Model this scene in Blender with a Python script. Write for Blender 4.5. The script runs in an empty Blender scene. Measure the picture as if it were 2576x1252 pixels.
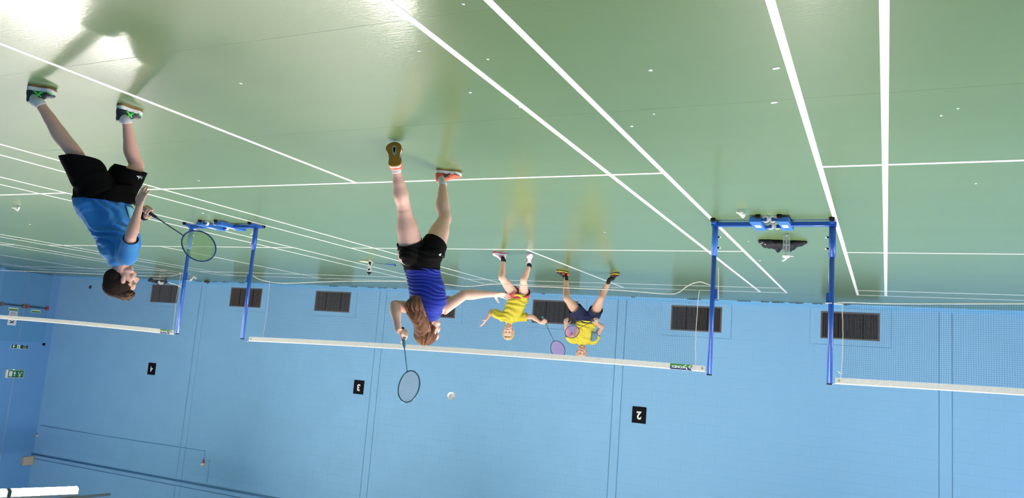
import bpy, bmesh, math, random
import numpy as np
from mathutils import Vector, Matrix, noise

sc = bpy.context.scene
COL = sc.collection
rnd = random.Random(7)

# ------------------------------------------------------------------ camera
# The photograph is upside down (turned by half a turn), so the camera is too.
CAM = Vector((-1.5819, -7.9600, 1.5700))
YAW, PITCH, ROLL, FOC = 0.45040, -0.14136, 0.07795, 1978.87
_cy, _sy, _cp, _sp = math.cos(YAW), math.sin(YAW), math.cos(PITCH), math.sin(PITCH)
FWD = Vector((_sy * _cp, _cy * _cp, _sp))
_r0 = Vector((_cy, -_sy, 0)); _u0 = _r0.cross(FWD)
RGT = _r0 * math.cos(ROLL) + _u0 * math.sin(ROLL)
UPV = -_r0 * math.sin(ROLL) + _u0 * math.cos(ROLL)
cd = bpy.data.cameras.new('camera'); cam = bpy.data.objects.new('camera', cd); COL.objects.link(cam)
cd.sensor_width = 36; cd.lens = FOC / 2576 * 36; cd.clip_start = .05; cd.clip_end = 200
x_, y_, z_ = -RGT, -UPV, -FWD
cam.matrix_world = Matrix(((x_.x, y_.x, z_.x, CAM.x), (x_.y, y_.y, z_.y, CAM.y), (x_.z, y_.z, z_.z, CAM.z), (0, 0, 0, 1)))
sc.camera = cam

# ------------------------------------------------------------------ world, exposure
w = bpy.data.worlds.new('World'); sc.world = w; w.use_nodes = True
w.node_tree.nodes['Background'].inputs[0].default_value = (.5, .55, .6, 1)
w.node_tree.nodes['Background'].inputs[1].default_value = .02      # closed hall: the sky never gets in
sc.view_settings.view_transform = 'Standard'; sc.view_settings.look = 'None'
sc.view_settings.gamma = 1; sc.view_settings.use_curve_mapping = False
sc.view_settings.exposure = 1.93
LAMP = 30.0            # radiance of the fluorescent diffusers
LAMP_COL = (1.0, .93, .86)

def at(x, y, d):
    """photo pixel and depth along the view axis -> point in the hall (metres)"""
    return CAM + d * (FWD + RGT * ((1288 - x) / FOC) + UPV * ((y - 626) / FOC))
def ground(x, y, z=0.0):
    r = at(x, y, 1) - CAM
    return CAM + r * ((z - CAM.z) / r.z)
def depth(p): return (Vector(p) - CAM).dot(FWD)

# ------------------------------------------------------------------ materials
def mat(name, col, rough=.5, metal=0., spec=.5, noise_amt=0., nscale=30., bump=0., bscale=200., stretch=None,
        emit=None, estr=0., trans=0., alpha=1., sss=0., sheen=0., coat=0., bdist=.002):
    m = bpy.data.materials.new(name); m.use_nodes = True
    nt = m.node_tree; b = nt.nodes['Principled BSDF']
    b.inputs['Base Color'].default_value = (*col, 1); b.inputs['Roughness'].default_value = rough
    b.inputs['Metallic'].default_value = metal; b.inputs['Specular IOR Level'].default_value = spec
    b.inputs['Transmission Weight'].default_value = trans; b.inputs['Alpha'].default_value = alpha
    b.inputs['Sheen Weight'].default_value = sheen; b.inputs['Coat Weight'].default_value = coat
    if sss:
        b.inputs['Subsurface Weight'].default_value = sss
        b.inputs['Subsurface Radius'].default_value = (.012, .005, .003); b.inputs['Subsurface Scale'].default_value = 1.
    if emit:
        b.inputs['Emission Color'].default_value = (*emit, 1); b.inputs['Emission Strength'].default_value = estr
    tc = nt.nodes.new('ShaderNodeTexCoord'); src = tc.outputs['Object']
    if stretch:
        mp = nt.nodes.new('ShaderNodeMapping'); mp.inputs['Scale'].default_value = stretch
        nt.links.new(src, mp.inputs[0]); src = mp.outputs[0]
    if noise_amt:
        n = nt.nodes.new('ShaderNodeTexNoise'); n.inputs['Scale'].default_value = nscale; n.inputs['Detail'].default_value = 5
        nt.links.new(src, n.inputs[0])
        mx = nt.nodes.new('ShaderNodeMix'); mx.data_type = 'RGBA'
        mx.inputs[6].default_value = tuple(c * (1 - noise_amt) for c in col) + (1,)
        mx.inputs[7].default_value = tuple(min(1, c * (1 + noise_amt)) for c in col) + (1,)
        nt.links.new(n.outputs[0], mx.inputs[0]); nt.links.new(mx.outputs[2], b.inputs['Base Color'])
    if bump:
        n2 = nt.nodes.new('ShaderNodeTexNoise'); n2.inputs['Scale'].default_value = bscale; n2.inputs['Detail'].default_value = 4
        nt.links.new(src, n2.inputs[0])
        bp = nt.nodes.new('ShaderNodeBump'); bp.inputs['Strength'].default_value = bump; bp.inputs['Distance'].default_value = bdist
        nt.links.new(n2.outputs[0], bp.inputs['Height']); nt.links.new(bp.outputs[0], b.inputs['Normal'])
    return m

M = {}
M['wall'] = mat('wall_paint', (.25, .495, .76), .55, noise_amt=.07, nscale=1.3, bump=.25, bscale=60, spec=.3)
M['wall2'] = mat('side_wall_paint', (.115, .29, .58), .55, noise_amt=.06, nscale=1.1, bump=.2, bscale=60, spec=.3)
M['plinth'] = mat('plinth_paint', (.16, .42, .70), .45, noise_amt=.06, nscale=4, bump=.2, bscale=40)
M['door'] = mat('door_paint', (.085, .26, .50), .4, noise_amt=.05, nscale=2)
M['ceiling'] = mat('ceiling_panel', (.55, .56, .56), .8, noise_amt=.04, nscale=3)
M['line'] = mat('line_paint', (.84, .80, .76), .38, noise_amt=.03, nscale=40)
M['seam'] = mat('seam_filler', (.42, .50, .36), .5)
M['grille'] = mat('grille_metal', (.13, .108, .10), .5, metal=.2)
M['void'] = mat('grille_void', (.008, .006, .006), .9)
M['post'] = mat('blue_powder_coat', (.010, .072, .36), .35, noise_amt=.06, nscale=8, coat=.15)
M['box'] = mat('light_blue_powder_coat', (.032, .15, .50), .38, noise_amt=.05, nscale=8)
M['rubber'] = mat('black_rubber', (.006, .0055, .006), .75, spec=.15)
M['white'] = mat('white_plastic', (.80, .77, .73), .4)
M['tape'] = mat('net_tape', (.78, .74, .69), .75, noise_amt=.10, nscale=25, bump=.5, bscale=60)
M['cord'] = mat('white_cord', (.74, .70, .64), .8, bump=.4, bscale=300)
M['netmesh'] = mat('net_twine', (.025, .055, .10), .8)
M['black'] = mat('black_board', (.005, .005, .008), .6, spec=.1)
M['digit'] = mat('digit_white', (.82, .80, .78), .5)
M['greenlogo'] = mat('logo_green', (.06, .30, .03), .5)
M['bluelogo'] = mat('logo_blue', (.01, .03, .16), .5)
M['signgreen'] = mat('sign_green', (.012, .13, .05), .4)
M['signdark'] = mat('sign_dark_green', (.012, .06, .05), .4)
M['signwhite'] = mat('sign_white', (.62, .74, .66), .4)
M['paper'] = mat('paper', (.62, .64, .74), .7)
M['galv'] = mat('galvanised_rail', (.20, .23, .24), .45, metal=.5)
M['beige'] = mat('beige_board', (.42, .36, .28), .7, noise_amt=.1, nscale=10)
M['red'] = mat('red_plastic', (.35, .03, .02), .4)
M['cream'] = mat('cream_plastic', (.62, .50, .38), .5)
M['pipe'] = mat('painted_conduit', (.12, .30, .52), .45)
M['shaft'] = mat('dark_shaft', (.015, .03, .05), .3)
M['cork'] = mat('cork', (.72, .66, .56), .6)
M['feather'] = mat('feather', (.86, .83, .78), .7)
M['diffuser'] = mat('lamp_diffuser', (.9, .9, .9), .4, emit=LAMP_COL, estr=LAMP)

# floor vinyl: green, satin, with fine emboss that breaks up the highlights
def vinyl():
    m = bpy.data.materials.new('green_vinyl'); m.use_nodes = True; nt = m.node_tree; b = nt.nodes['Principled BSDF']
    tc = nt.nodes.new('ShaderNodeTexCoord')
    def nz(scale, det, stretch=None):
        n = nt.nodes.new('ShaderNodeTexNoise'); n.inputs['Scale'].default_value = scale; n.inputs['Detail'].default_value = det
        s = tc.outputs['Object']
        if stretch:
            mp = nt.nodes.new('ShaderNodeMapping'); mp.inputs['Scale'].default_value = stretch; nt.links.new(s, mp.inputs[0]); s = mp.outputs[0]
        nt.links.new(s, n.inputs[0]); return n
    n1 = nz(1.2, 4, (.4, 2., 1)); n2 = nz(38, 4, (.7, 1.6, 1))
    mx = nt.nodes.new('ShaderNodeMix'); mx.data_type = 'RGBA'
    mx.inputs[6].default_value = (.112, .186, .070, 1); mx.inputs[7].default_value = (.138, .216, .090, 1)
    nt.links.new(n1.outputs[0], mx.inputs[0]); nt.links.new(mx.outputs[2], b.inputs['Base Color'])
    b.inputs['Roughness'].default_value = .34
    b.inputs['Specular IOR Level'].default_value = .38; b.inputs['Coat Weight'].default_value = .40; b.inputs['Coat Roughness'].default_value = .125; b.inputs['Coat Tint'].default_value = (1, .95, .9, 1)
    bp = nt.nodes.new('ShaderNodeBump'); bp.inputs['Strength'].default_value = .30; bp.inputs['Distance'].default_value = .002
    nt.links.new(n2.outputs[0], bp.inputs['Height']); 
    nt.links.new(bp.outputs[0], b.inputs['Normal']); nt.links.new(bp.outputs[0], b.inputs['Coat Normal'])
    return m
M['vinyl'] = vinyl()
M['slab'] = mat('floor_slab', (.44, .50, .36), .5)

# ------------------------------------------------------------------ object helpers
def tag(o, label=None, cat=None, group=None, kind=None):
    if label: o['label'] = label
    if cat: o['category'] = cat
    if group: o['group'] = group
    if kind: o['kind'] = kind
    return o
def empty(name, loc=(0, 0, 0), mw=None):
    o = bpy.data.objects.new(name, None); COL.objects.link(o); o.empty_display_size = .1
    if mw is not None: o.matrix_world = mw
    else: o.location = loc
    return o
class MB:
    """collects shapes, builds ONE mesh object"""
    def __init__(s): s.v = []; s.f = []
    def add(s, v, f):
        k = len(s.v); s.v += [tuple(p) for p in v]; s.f += [tuple(i + k for i in q) for q in f]; return s
    def box(s, a, b):
        (x0, y0, z0), (x1, y1, z1) = a, b
        x0, x1 = min(x0, x1), max(x0, x1); y0, y1 = min(y0, y1), max(y0, y1); z0, z1 = min(z0, z1), max(z0, z1)
        return s.add([(x0, y0, z0), (x1, y0, z0), (x1, y1, z0), (x0, y1, z0), (x0, y0, z1), (x1, y0, z1), (x1, y1, z1), (x0, y1, z1)],
                     [(3, 2, 1, 0), (4, 5, 6, 7), (0, 1, 5, 4), (1, 2, 6, 5), (2, 3, 7, 6), (3, 0, 4, 7)])
    def bevbox(s, a, b, c=.004):
        bm = bmesh.new(); t = MB().box(a, b)
        vs = [bm.verts.new(p) for p in t.v]; [bm.faces.new([vs[i] for i in f]) for f in t.f]
        bmesh.ops.bevel(bm, geom=bm.edges[:], offset=c, segments=2, affect='EDGES', profile=.5)
        bm.verts.index_update()
        s.add([v.co[:] for v in bm.verts], [[v.index for v in f.verts] for f in bm.faces]); bm.free(); return s
    def prism(s, poly, axis_pt0, du, dv, dn, t):
        """polygon (u,v) list extruded along dn by t"""
        o = Vector(axis_pt0); du, dv, dn = Vector(du), Vector(dv), Vector(dn); n = len(poly)
        A = [o + du * u + dv * v for u, v in poly]; B = [p + dn * t for p in A]
        return s.add(A + B, [tuple(range(n - 1, -1, -1)), tuple(range(n, 2 * n))] + [(i, (i + 1) % n, n + (i + 1) % n, n + i) for i in range(n)])
    def tube(s, pts, rads, side=None, n=10, sub=1, closed=False, cap=True):
        P = [Vector(p) for p in pts]; Rr = [(r, r) if not hasattr(r, '__len__') else tuple(r) for r in (rads if hasattr(rads, '__len__') else [rads] * len(P))]
        if sub > 1 and len(P) > 1:
            Q, S = [], []
            m = len(P); rng = m if closed else m - 1
            for i in range(rng):
                if closed: p0, p1, p2, p3 = P[(i - 1) % m], P[i], P[(i + 1) % m], P[(i + 2) % m]; a, b_ = Rr[i], Rr[(i + 1) % m]
                else: p1, p2 = P[i], P[i + 1]; p0 = P[i - 1] if i else p1 * 2 - p2; p3 = P[i + 2] if i + 2 < m else p2 * 2 - p1; a, b_ = Rr[i], Rr[i + 1]
                for k in range(sub):
                    t = k / sub
                    Q.append(.5 * (2 * p1 + (p2 - p0) * t + (2 * p0 - 5 * p1 + 4 * p2 - p3) * t * t + (3 * p1 - p0 - 3 * p2 + p3) * t ** 3))
                    e = t * t * (3 - 2 * t); S.append((a[0] + (b_[0] - a[0]) * e, a[1] + (b_[1] - a[1]) * e))
            if not closed: Q.append(P[-1]); S.append(Rr[-1])
            P, Rr = Q, S
        m = len(P); V = []; F = []; prev = Vector(side) if side is not None else None
        for i in range(m):
            t = (P[(i + 1) % m] - P[i - 1]) if closed else (P[min(i + 1, m - 1)] - P[max(i - 1, 0)])
            t = t.normalized() if t.length > 1e-9 else Vector((0, 0, 1))
            ref = Vector(side) if side is not None else (prev if prev is not None else (Vector((0, 0, 1)) if abs(t.z) < .9 else Vector((1, 0, 0))))
            a = ref - t * ref.dot(t)
            if a.length < 1e-6: a = t.orthogonal()
            a.normalize(); b_ = t.cross(a); prev = a
            for k in range(n):
                an = 2 * math.pi * k / n
                V.append(P[i] + a * (math.cos(an) * Rr[i][0]) + b_ * (math.sin(an) * Rr[i][1]))
        for i in range(m if closed else m - 1):
            j = (i + 1) % m
            for k in range(n): F.append((i * n + k, i * n + (k + 1) % n, j * n + (k + 1) % n, j * n + k))
        if cap and not closed: F.append(tuple(range(n - 1, -1, -1))); F.append(tuple((m - 1) * n + k for k in range(n)))
        return s.add(V, F)
    def ell(s, c, r, ax=None, nu=14, nv=9):
        c = Vector(c); ax = ax or (Vector((1, 0, 0)), Vector((0, 1, 0)), Vector((0, 0, 1)))
        V = [c + ax[2] * r[2]]; F = []
        for j in range(1, nv):
            ph = math.pi * j / nv
            for i in range(nu):
                th = 2 * math.pi * i / nu
                V.append(c + ax[0] * (r[0] * math.sin(ph) * math.cos(th)) + ax[1] * (r[1] * math.sin(ph) * math.sin(th)) + ax[2] * (r[2] * math.cos(ph)))
        V.append(c - ax[2] * r[2]); L = len(V) - 1
        for i in range(nu): F.append((0, 1 + i, 1 + (i + 1) % nu)); F.append((L, L - nu + (i + 1) % nu, L - nu + i))
        for j in range(nv - 2):
            for i in range(nu):
                a = 1 + j * nu + i; b_ = 1 + j * nu + (i + 1) % nu; F.append((a, a + nu, b_ + nu, b_))
        return s.add(V, F)
    def build(s, name, m, parent=None, org=(0, 0, 0), smooth=False):
        o = Vector(org); me = bpy.data.meshes.new(name)
        me.from_pydata([(p[0] - o.x, p[1] - o.y, p[2] - o.z) for p in s.v], [], s.f); me.update()
        if smooth: me.polygons.foreach_set('use_smooth', [True] * len(me.polygons))
        me.materials.append(M[m] if isinstance(m, str) else m)
        ob = bpy.data.objects.new(name, me); COL.objects.link(ob)
        if parent: ob.parent = parent
        else: ob.location = o
        return ob
def link_copy(o, parent=None):
    c = o.copy(); COL.objects.link(c)
    if parent: c.parent = parent
    return c
def copy_tree(o, parent=None):
    c = link_copy(o, parent)
    for ch in list(o.children):
        copy_tree(ch, c)
    return c
def text_mb(s, size, bold=0.0):
    cu = bpy.data.curves.new('t', 'FONT'); cu.body = s; cu.size = size; cu.align_x = 'CENTER'; cu.align_y = 'CENTER'; cu.offset = bold; cu.extrude = 0.0
    cu.resolution_u = 4
    o = bpy.data.objects.new('t', cu); COL.objects.link(o)
    dg = bpy.context.evaluated_depsgraph_get(); me = bpy.data.meshes.new_from_object(o.evaluated_get(dg))
    v = [tuple(p.co) for p in me.vertices]; f = [tuple(p.vertices) for p in me.polygons]
    bpy.data.objects.remove(o); bpy.data.curves.remove(cu); bpy.data.meshes.remove(me)
    return v, f
def put_text(s, size, o, du, dv, dn, m, parent, org=(0, 0, 0), bold=0.0, sx=1.0, name='lettering'):
    v, f = text_mb(s, size, bold); o, du, dv, dn = Vector(o), Vector(du), Vector(dv), Vector(dn)
    b = MB().add([o + du * (p[0] * sx) + dv * p[1] for p in v], f)
    k = len(b.v); b.add([Vector(p) + dn * -.0008 for p in b.v[:k]], [tuple(reversed(q)) for q in f])
    return b.build(name, m, parent, org)

# ================================================================== THE HALL
XL, XR, YB, YF, H = -8.4, 22.2, 8.45, -8.45, 7.2
fl = MB().box((XL - .2, YF - .2, -.12), (XR + .2, YB + .2, -.0008)).build('floor', 'slab')
tag(fl, 'green vinyl sports hall floor with white painted court lines', kind='structure')
ys = [YF - .1, -8., -6.5, -5., -3.5, -2., -.5, 1., 2.5, 4., 5.5, 7., YB + .1]
gp = lambda y: .0014 if y in (-5., -3.5) else .0003
for i in range(len(ys) - 1):
    MB().box((XL - .1, ys[i] + gp(ys[i]), -.003), (XR + .1, ys[i + 1] - gp(ys[i + 1]), 0)).build('vinyl_sheet', 'vinyl', fl)
def line(x0, y0, x1, y1, w_=.04, z=.0012):
    d = Vector((x1 - x0, y1 - y0, 0)); n = Vector((-d.y, d.x, 0)).normalized() * (w_ / 2); a, b = Vector((x0, y0, 0)), Vector((x1, y1, 0))
    mb = MB(); q = [a - n, b - n, b + n, a + n]
    mb.add(q + [p + Vector((0, 0, z)) for p in q], [(3, 2, 1, 0), (4, 5, 6, 7), (0, 1, 5, 4), (1, 2, 6, 5), (2, 3, 7, 6), (3, 0, 4, 7)])
    return mb.build('painted_line', 'line', fl)
# courts: (outer left, inner left, centre, inner right, outer right)
courts = [(-7.20, -6.74, -4.16, -1.56, -1.13), (.025, .475, 3.015, 5.62, 6.08), (7.25, 7.73, 10.35, 13.05, 13.5), (14.55, 15.05, 17.6, 20.2, 20.65)]
for k, (a, b, c, d, e) in enumerate(courts):
    for x in (a, b, d, e): line(x, -6.68, x, 6.66, z=.0012)
    s = 1.98 if k < 2 else 2.06
    line(a, -1.97, e, -2.0, z=.0016); line(a, s, e, s + .05 * (k == 1), z=.0016)
    for y in (6.64, 5.92, -6.66, -5.92): line(a, y, e, y, z=.0016)
    line(c, -6.68, c, -1.99, z=.0014); line(c, s, c, 6.66, z=.0014)

# ---- back wall: backing, painted blocks, pilaster strips, grille surrounds
bw = MB().box((XL - .2, YB + .014, 0), (XR + .2, YB + .3, H)).build('wall_back', 'wall')
tag(bw, 'pale blue painted block wall behind the courts', kind='structure')
grilles = [(-1.46, -.42), (1.47, 2.52), (4.61, 5.71), (7.72, 8.83), (10.81, 11.94), (13.78, 14.91), (16.93, 18.03)]
GZ0, GZ1 = .14, .665
pil = [(-2.66, -2.44), (3.50, 3.70), (9.72, 9.93), (15.85, 16.06)]
CH = .195
surr = [(a - .19, b + .19) for a, b in grilles]
for a, b in pil:
    m = MB(); m.bevbox((a + .012, YB - .004, .06), (b - .012, YB + .02, H), .004); m.build('pilaster_strip', 'wall', bw)
for (a, b), (ga, gb) in zip(surr, grilles):
    m = MB(); y0 = YB - .012; z0, z1 = .075, 4 * CH - .004
    for p, q in (((a, y0, z0), (ga, YB + .02, z1)), ((gb, y0, z0), (b, YB + .02, z1)), ((ga, y0, z0), (gb, YB + .02, GZ0)), ((ga, y0, GZ1), (gb, YB + .02, z1))): m.box(p, q)
    m.build('grille_surround', 'wall', bw)
# unit block with chamfered front edge (front faces -Y)
def block_mesh(wd, hh):
    c = .0016; h_ = .0007; d = .012
    e_ = .0016
    v = [(0, e_, 0), (wd, e_, 0), (wd, e_, hh), (0, e_, hh), (h_, 0, c), (wd - h_, 0, c), (wd - h_, 0, hh - c), (h_, 0, hh - c)]
    return v, [(4, 5, 6, 7), (0, 1, 5, 4), (1, 2, 6, 5), (2, 3, 7, 6), (3, 0, 4, 7)]
blocks = []
zc = 0
while zc * CH < H - .01:
    z0, z1 = zc * CH, min((zc + 1) * CH, H); off = .225 * (zc % 2)
    forb = list(pil) + (surr if z1 <= 4 * CH + .01 else [])
    x = XL - off
    while x < XR:
        segs = [(x, x + .45)]
        for fa, fb in forb:
            ns = []
            for p, q in segs:
                if q <= fa or p >= fb: ns.append((p, q))
                else:
                    if p < fa - .02: ns.append((p, fa - .0015))
                    if q > fb + .02: ns.append((fb + .0015, q))
            segs = ns
        for p, q in segs:
            p, q = max(p, XL), min(q, XR)
            if q - p > .03: blocks.append((p, z0, q, z1))
        x += .45
    zc += 1
def pix(p):
    d = Vector(p) - CAM; z = d.dot(FWD)
    return 1288 - FOC * d.dot(RGT) / z, 626 + FOC * d.dot(UPV) / z, z
vis = []
for b_ in blocks:
    px, py, z = pix(((b_[0] + b_[2]) / 2, YB, (b_[1] + b_[3]) / 2))
    vis.append((z if (0 < px < 2576 and 0 < py < 1252) else 99, b_))
vis.sort(key=lambda t: t[0])
bv, bf = block_mesh(.45, CH)
bme = bpy.data.meshes.new('block'); bme.from_pydata(bv, [], bf); bme.materials.append(M['wall'])
for z, (p, z0, q, z1) in vis[:300]:
    o = bpy.data.objects.new('block', bme); COL.objects.link(o); o.parent = bw
    o.location = (p, YB + rnd.uniform(-.0005, .0005), z0); o.scale = ((q - p) / .45, 1, (z1 - z0) / CH)
rest = MB()
for z, (p, z0, q, z1) in vis[300:]:
    v, f = block_mesh(q - p, z1 - z0); dy = rnd.uniform(-.0005, .0005)
    rest.add([(a + p, b + YB + dy, c + z0) for a, b, c in v], f)
tag(rest.build('block_courses', 'wall', bw), 'painted blocks farther along the wall', kind='stuff')
bb = MB().prism([(0, 0), (-.07, 0), (-.062, .02), (-.012, .072), (0, .075)], (XL, YB, 0), (0, 1, 0), (0, 0, 1), (1, 0, 0), XR - XL).build('baseboard_back', 'plinth')
tag(bb, 'sloping blue painted kerb along the foot of the back wall', kind='structure')
mk = mat('bare_chip', (.02, .015, .02), .8)
for x in (1.9, 1.55, .9, .55, .25, -.1, -.45, -.95, 3.3, 5.4, 9.4, 9.7, 10.1, 10.6, 11.2, 14.4, 15.0, 15.4, 16.0):
    l = rnd.uniform(.05, .3)
    m = MB(); n = 7; pts = [(x + l * i / n, YB - .0645 + rnd.uniform(-.004, .006)) for i in range(n + 1)]
    for i in range(n):
        (xa, ya), (xb, yb) = pts[i], pts[i + 1]; za = max(.004, (ya - (YB - .07)) * 1.0 + .006); h = rnd.uniform(.003, .012)
        m.box((xa, YB - .0705, .003), (xb, YB - .064, .006 + h))
    m.build('paint_chip', mk, bb)

# ---- grilles
def grille(i, a, b, lab):
    g = empty('ventilation_grille', ((a + b) / 2, YB, GZ0)); org = g.location
    tag(g, lab, 'grille', 'wall grilles')
    fr = MB(); t = .03; y0, y1 = YB - .018, YB + .005
    fr.bevbox((a, y0, GZ0), (b, y1, GZ0 + t), .003).bevbox((a, y0, GZ1 - t), (b, y1, GZ1), .003).bevbox((a, y0, GZ0 + t), (a + t, y1, GZ1 - t), .003).bevbox((b - t, y0, GZ0 + t), (b, y1, GZ1 - t), .003)
    fr.build('frame', 'grille', g, org)
    MB().box((a + .01, YB - .003, GZ0 + .01), (b - .01, YB + .004, GZ1 - .01)).build('dark_backing', 'void', g, org)
    n = 36; st = (b - a - 2 * t) / n; base = None
    for k in range(n):
        if k in (9, 25): continue                      # gaps where the two inner posts stand
        xc = a + t + st * (k + .5)
        if base is None:
            base = MB().prism([(-.005, .004), (.001, .0), (.006, .012), (.001, .014)], (0, 0, 0), (1, 0, 0), (0, 1, 0), (0, 0, 1), GZ1 - GZ0 - 2 * t).build('slat', 'grille', g)
            s = base
        else: s = link_copy(base, g)
        s.location = (xc - org.x, -.012, t)
    for k in (9, 25):
        xc = a + t + st * (k + .5)
        MB().box((xc - .004, YB - .002, GZ0 + t), (xc + .004, YB + .003, GZ1 - t)).build('mullion', 'grille', g, org)
glabs = ['brown louvred wall grille behind the post of the net cut by the edge', 'brown louvred wall grille behind the post nearest the branded tape patch',
         'brown louvred wall grille behind the two players in yellow', 'brown louvred wall grille half hidden by the girl in blue',
         'brown louvred wall grille unobstructed beside the girl in blue', 'brown louvred wall grille crossed by the far post of the middle net',
         'brown louvred wall grille behind the head of the boy in blue']
for i, (a, b) in enumerate(grilles): grille(i, a, b, glabs[i])

# ---- other walls, ceiling
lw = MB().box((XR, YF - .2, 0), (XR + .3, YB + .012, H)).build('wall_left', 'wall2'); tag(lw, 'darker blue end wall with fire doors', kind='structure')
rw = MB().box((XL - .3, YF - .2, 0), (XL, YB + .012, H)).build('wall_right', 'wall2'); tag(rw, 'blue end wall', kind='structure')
fw = MB().box((XL - .2, YF - .3, 0), (XR + .2, YF, H)).build('wall_front', 'wall2'); tag(fw, 'blue wall behind the viewpoint', kind='structure')
ce = MB().box((XL - .2, YF - .2, H), (XR + .2, YB + .2, H + .2)).build('ceiling', 'ceiling'); tag(ce, 'high hall ceiling', kind='structure')

# ---- number boards
def board(n, x, z, lab):
    e = empty('number_sign', (x, YB - .003, z)); tag(e, lab, 'sign', 'court number boards')
    MB().bevbox((x - .15, YB - .016, z - .17), (x + .15, YB - .003, z + .17), .003).build('board', 'black', e, e.location)
    put_text(n, .22, (x, YB - .0175, z), (1, 0, 0), (0, 0, 1), (0, -1, 0), 'digit', e, e.location, bold=(.004 if n == '4' else .008), sx=.95, name='numeral')
board('2', 3.095, 2.475, 'black number board two, on the wall past the players in yellow')
board('3', 10.28, 2.50, 'black number board three, on the wall past the raised racket')
board('4', 17.58, 2.585, 'black number board four, on the wall past the boy near the corner')

# ---- conduits and sounders high on the back wall
tag(MB().tube([(XL, YB - .03, 5.43), (XR, YB - .03, 5.53)], .028, n=8).tube([(XL, YB - .02, 5.60), (XR, YB - .02, 5.66)], .008, n=6).build('trim_1', 'pipe', smooth=True), 'blue painted conduit along the top of the back wall', kind='structure')
def onY(x, y, Y):
    r = at(x, y, 1) - CAM; return CAM + r * ((Y - CAM.y) / r.y)
def onX(x, y, X):
    r = at(x, y, 1) - CAM; return CAM + r * ((X - CAM.x) / r.x)
c = [onY(x, y, YB - .012) for x, y in ((102, 1069), (270, 1097), (450, 1124), (516, 1134), (513, 1155))]
tag(MB().tube(c, .009, n=6).build('alarm_cable', 'pipe', smooth=True), 'thin blue painted cable running along the upper back wall', 'cable')
c = [onY(x, y, YB - .012) for x, y in ((521, 1157), (527, 1157), (521, 1212))]
tag(MB().tube(c, .007, n=6).build('drop_cable', 'pipe', smooth=True), 'short thin cable dropping beside the red and cream sounder', 'cable')
def sounder(p, nrm, lab):
    e = empty('alarm_sounder', p); tag(e, lab, 'alarm'); n = Vector(nrm); p = Vector(p)
    MB().tube([p, p + n * .05], [.05, .045], n=16).build('back_plate', 'cream', e, p, True)
    MB().tube([p + n * .05, p + n * .09, p + n * .10], [.038, .03, .01], n=16).build('horn', 'white', e, p, True)
    MB().tube([p + n * .03 + Vector((0, 0, -.02)), p + n * .03 + Vector((0, 0, -.13))], [.028, .018], n=12).build('red_cone', 'red', e, p, True)
sounder(onY(513, 1167, YB), (0, -1, 0), 'red and cream alarm sounder on the pale back wall')
sounder(onX(92, 1095, XR), (-1, 0, 0), 'red and cream alarm sounder in the dark corner')
p = onX(76, 1157, XR)
tag(MB().bevbox((XR - .10, p.y - .28, p.z - .13), (XR, p.y + .04, p.z + .13), .01).build('junction_board', 'beige'), 'beige board fixed high up in the corner of the hall', 'board')

# ---- end wall: double doors and signs
DT = 2.13
def leaf(n, y0, y1, lab):
    d = empty('door_%d' % n, (XR - .01, (y0 + y1) / 2, 0)); tag(d, lab, kind='structure')
    MB().bevbox((XR - .045, y0, .01), (XR - .005, y1, DT), .004).build('leaf', 'door', d, d.location)
    yb0, yb1 = y0 + .06, y1 - .05
    MB().tube([(XR - .11, yb0, 1.06), (XR - .11, yb1, 1.06)], .018, n=8).build('panic_bar', mat('panic_bar_metal', (.03, .05, .09), .35, metal=.6), d, d.location, True)
    for yy in (yb0, yb1): MB().bevbox((XR - .13, yy - .03, 1.0), (XR - .04, yy + .03, 1.12), .006).build('bar_bracket', 'red' if n == 2 else 'grille', d, d.location)
    # push-bar notice
    yc = 7.07 if n == 1 else 7.77
    MB().bevbox((XR - .052, yc - .15, 1.13), (XR - .044, yc + .15, 1.225), .002).build('notice', mat('notice_pale', (.50, .68, .42), .5), d, d.location)
    MB().box((XR - .0545, yc - .135, 1.175), (XR - .0518, yc + .135, 1.213)).build('notice_band', 'signgreen', d, d.location)
leaf(1, 6.62, 7.385, 'blue fire door leaf with a white notice')
leaf(2, 7.395, 8.15, 'blue fire door leaf nearest the corner')
fr = MB().box((XR - .05, 6.5, 0), (XR + .005, 6.62, DT + .08)).box((XR - .05, 8.15, 0), (XR + .005, 8.24, DT + .08)).box((XR - .05, 6.5, DT), (XR + .005, 8.24, DT + .10)).build('trim_2', 'wall2')
tag(fr, 'blue painted frame around the double fire doors', kind='structure')
tag(MB().tube([(XR - .05, 7.39, .02), (XR - .05, 7.39, 2.1)], .012, n=6).build('trim_3', mat('meeting_stile', (.16, .26, .45), .5)), 'pale meeting strip between the two door leaves', kind='structure')
e = empty('poster', (XR - .05, 7.1, 1.45)); tag(e, 'white notice sheet with a black symbol on the fire door', 'poster')
pl = e.location
MB().box((XR - .052, 6.96, 1.24), (XR - .047, 7.22, 1.66)).build('sheet', 'paper', e, pl)
m = MB()
m.prism([(-.07, .03), (-.05, .02), (.02, .075), (.075, .09), (.07, .105), (.0, .10)], (XR - .0535, 7.09, 1.49), (0, -1, 0), (0, 0, 1), (1, 0, 0), .001)
m.prism([(-.075, .105), (-.05, .11), (.075, .035), (.06, .02)], (XR - .0535, 7.09, 1.49), (0, -1, 0), (0, 0, 1), (1, 0, 0), .001)
m.build('symbol', 'black', e, pl)
for z, a, b in ((1.31, 6.99, 7.19), (1.28, 7.0, 7.15), (1.355, 6.99, 7.18), (1.40, 7.0, 7.17)):
    MB().box((XR - .0535, a, z), (XR - .0525, b, z + .012)).build('text_line', 'grille', e, pl)
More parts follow.
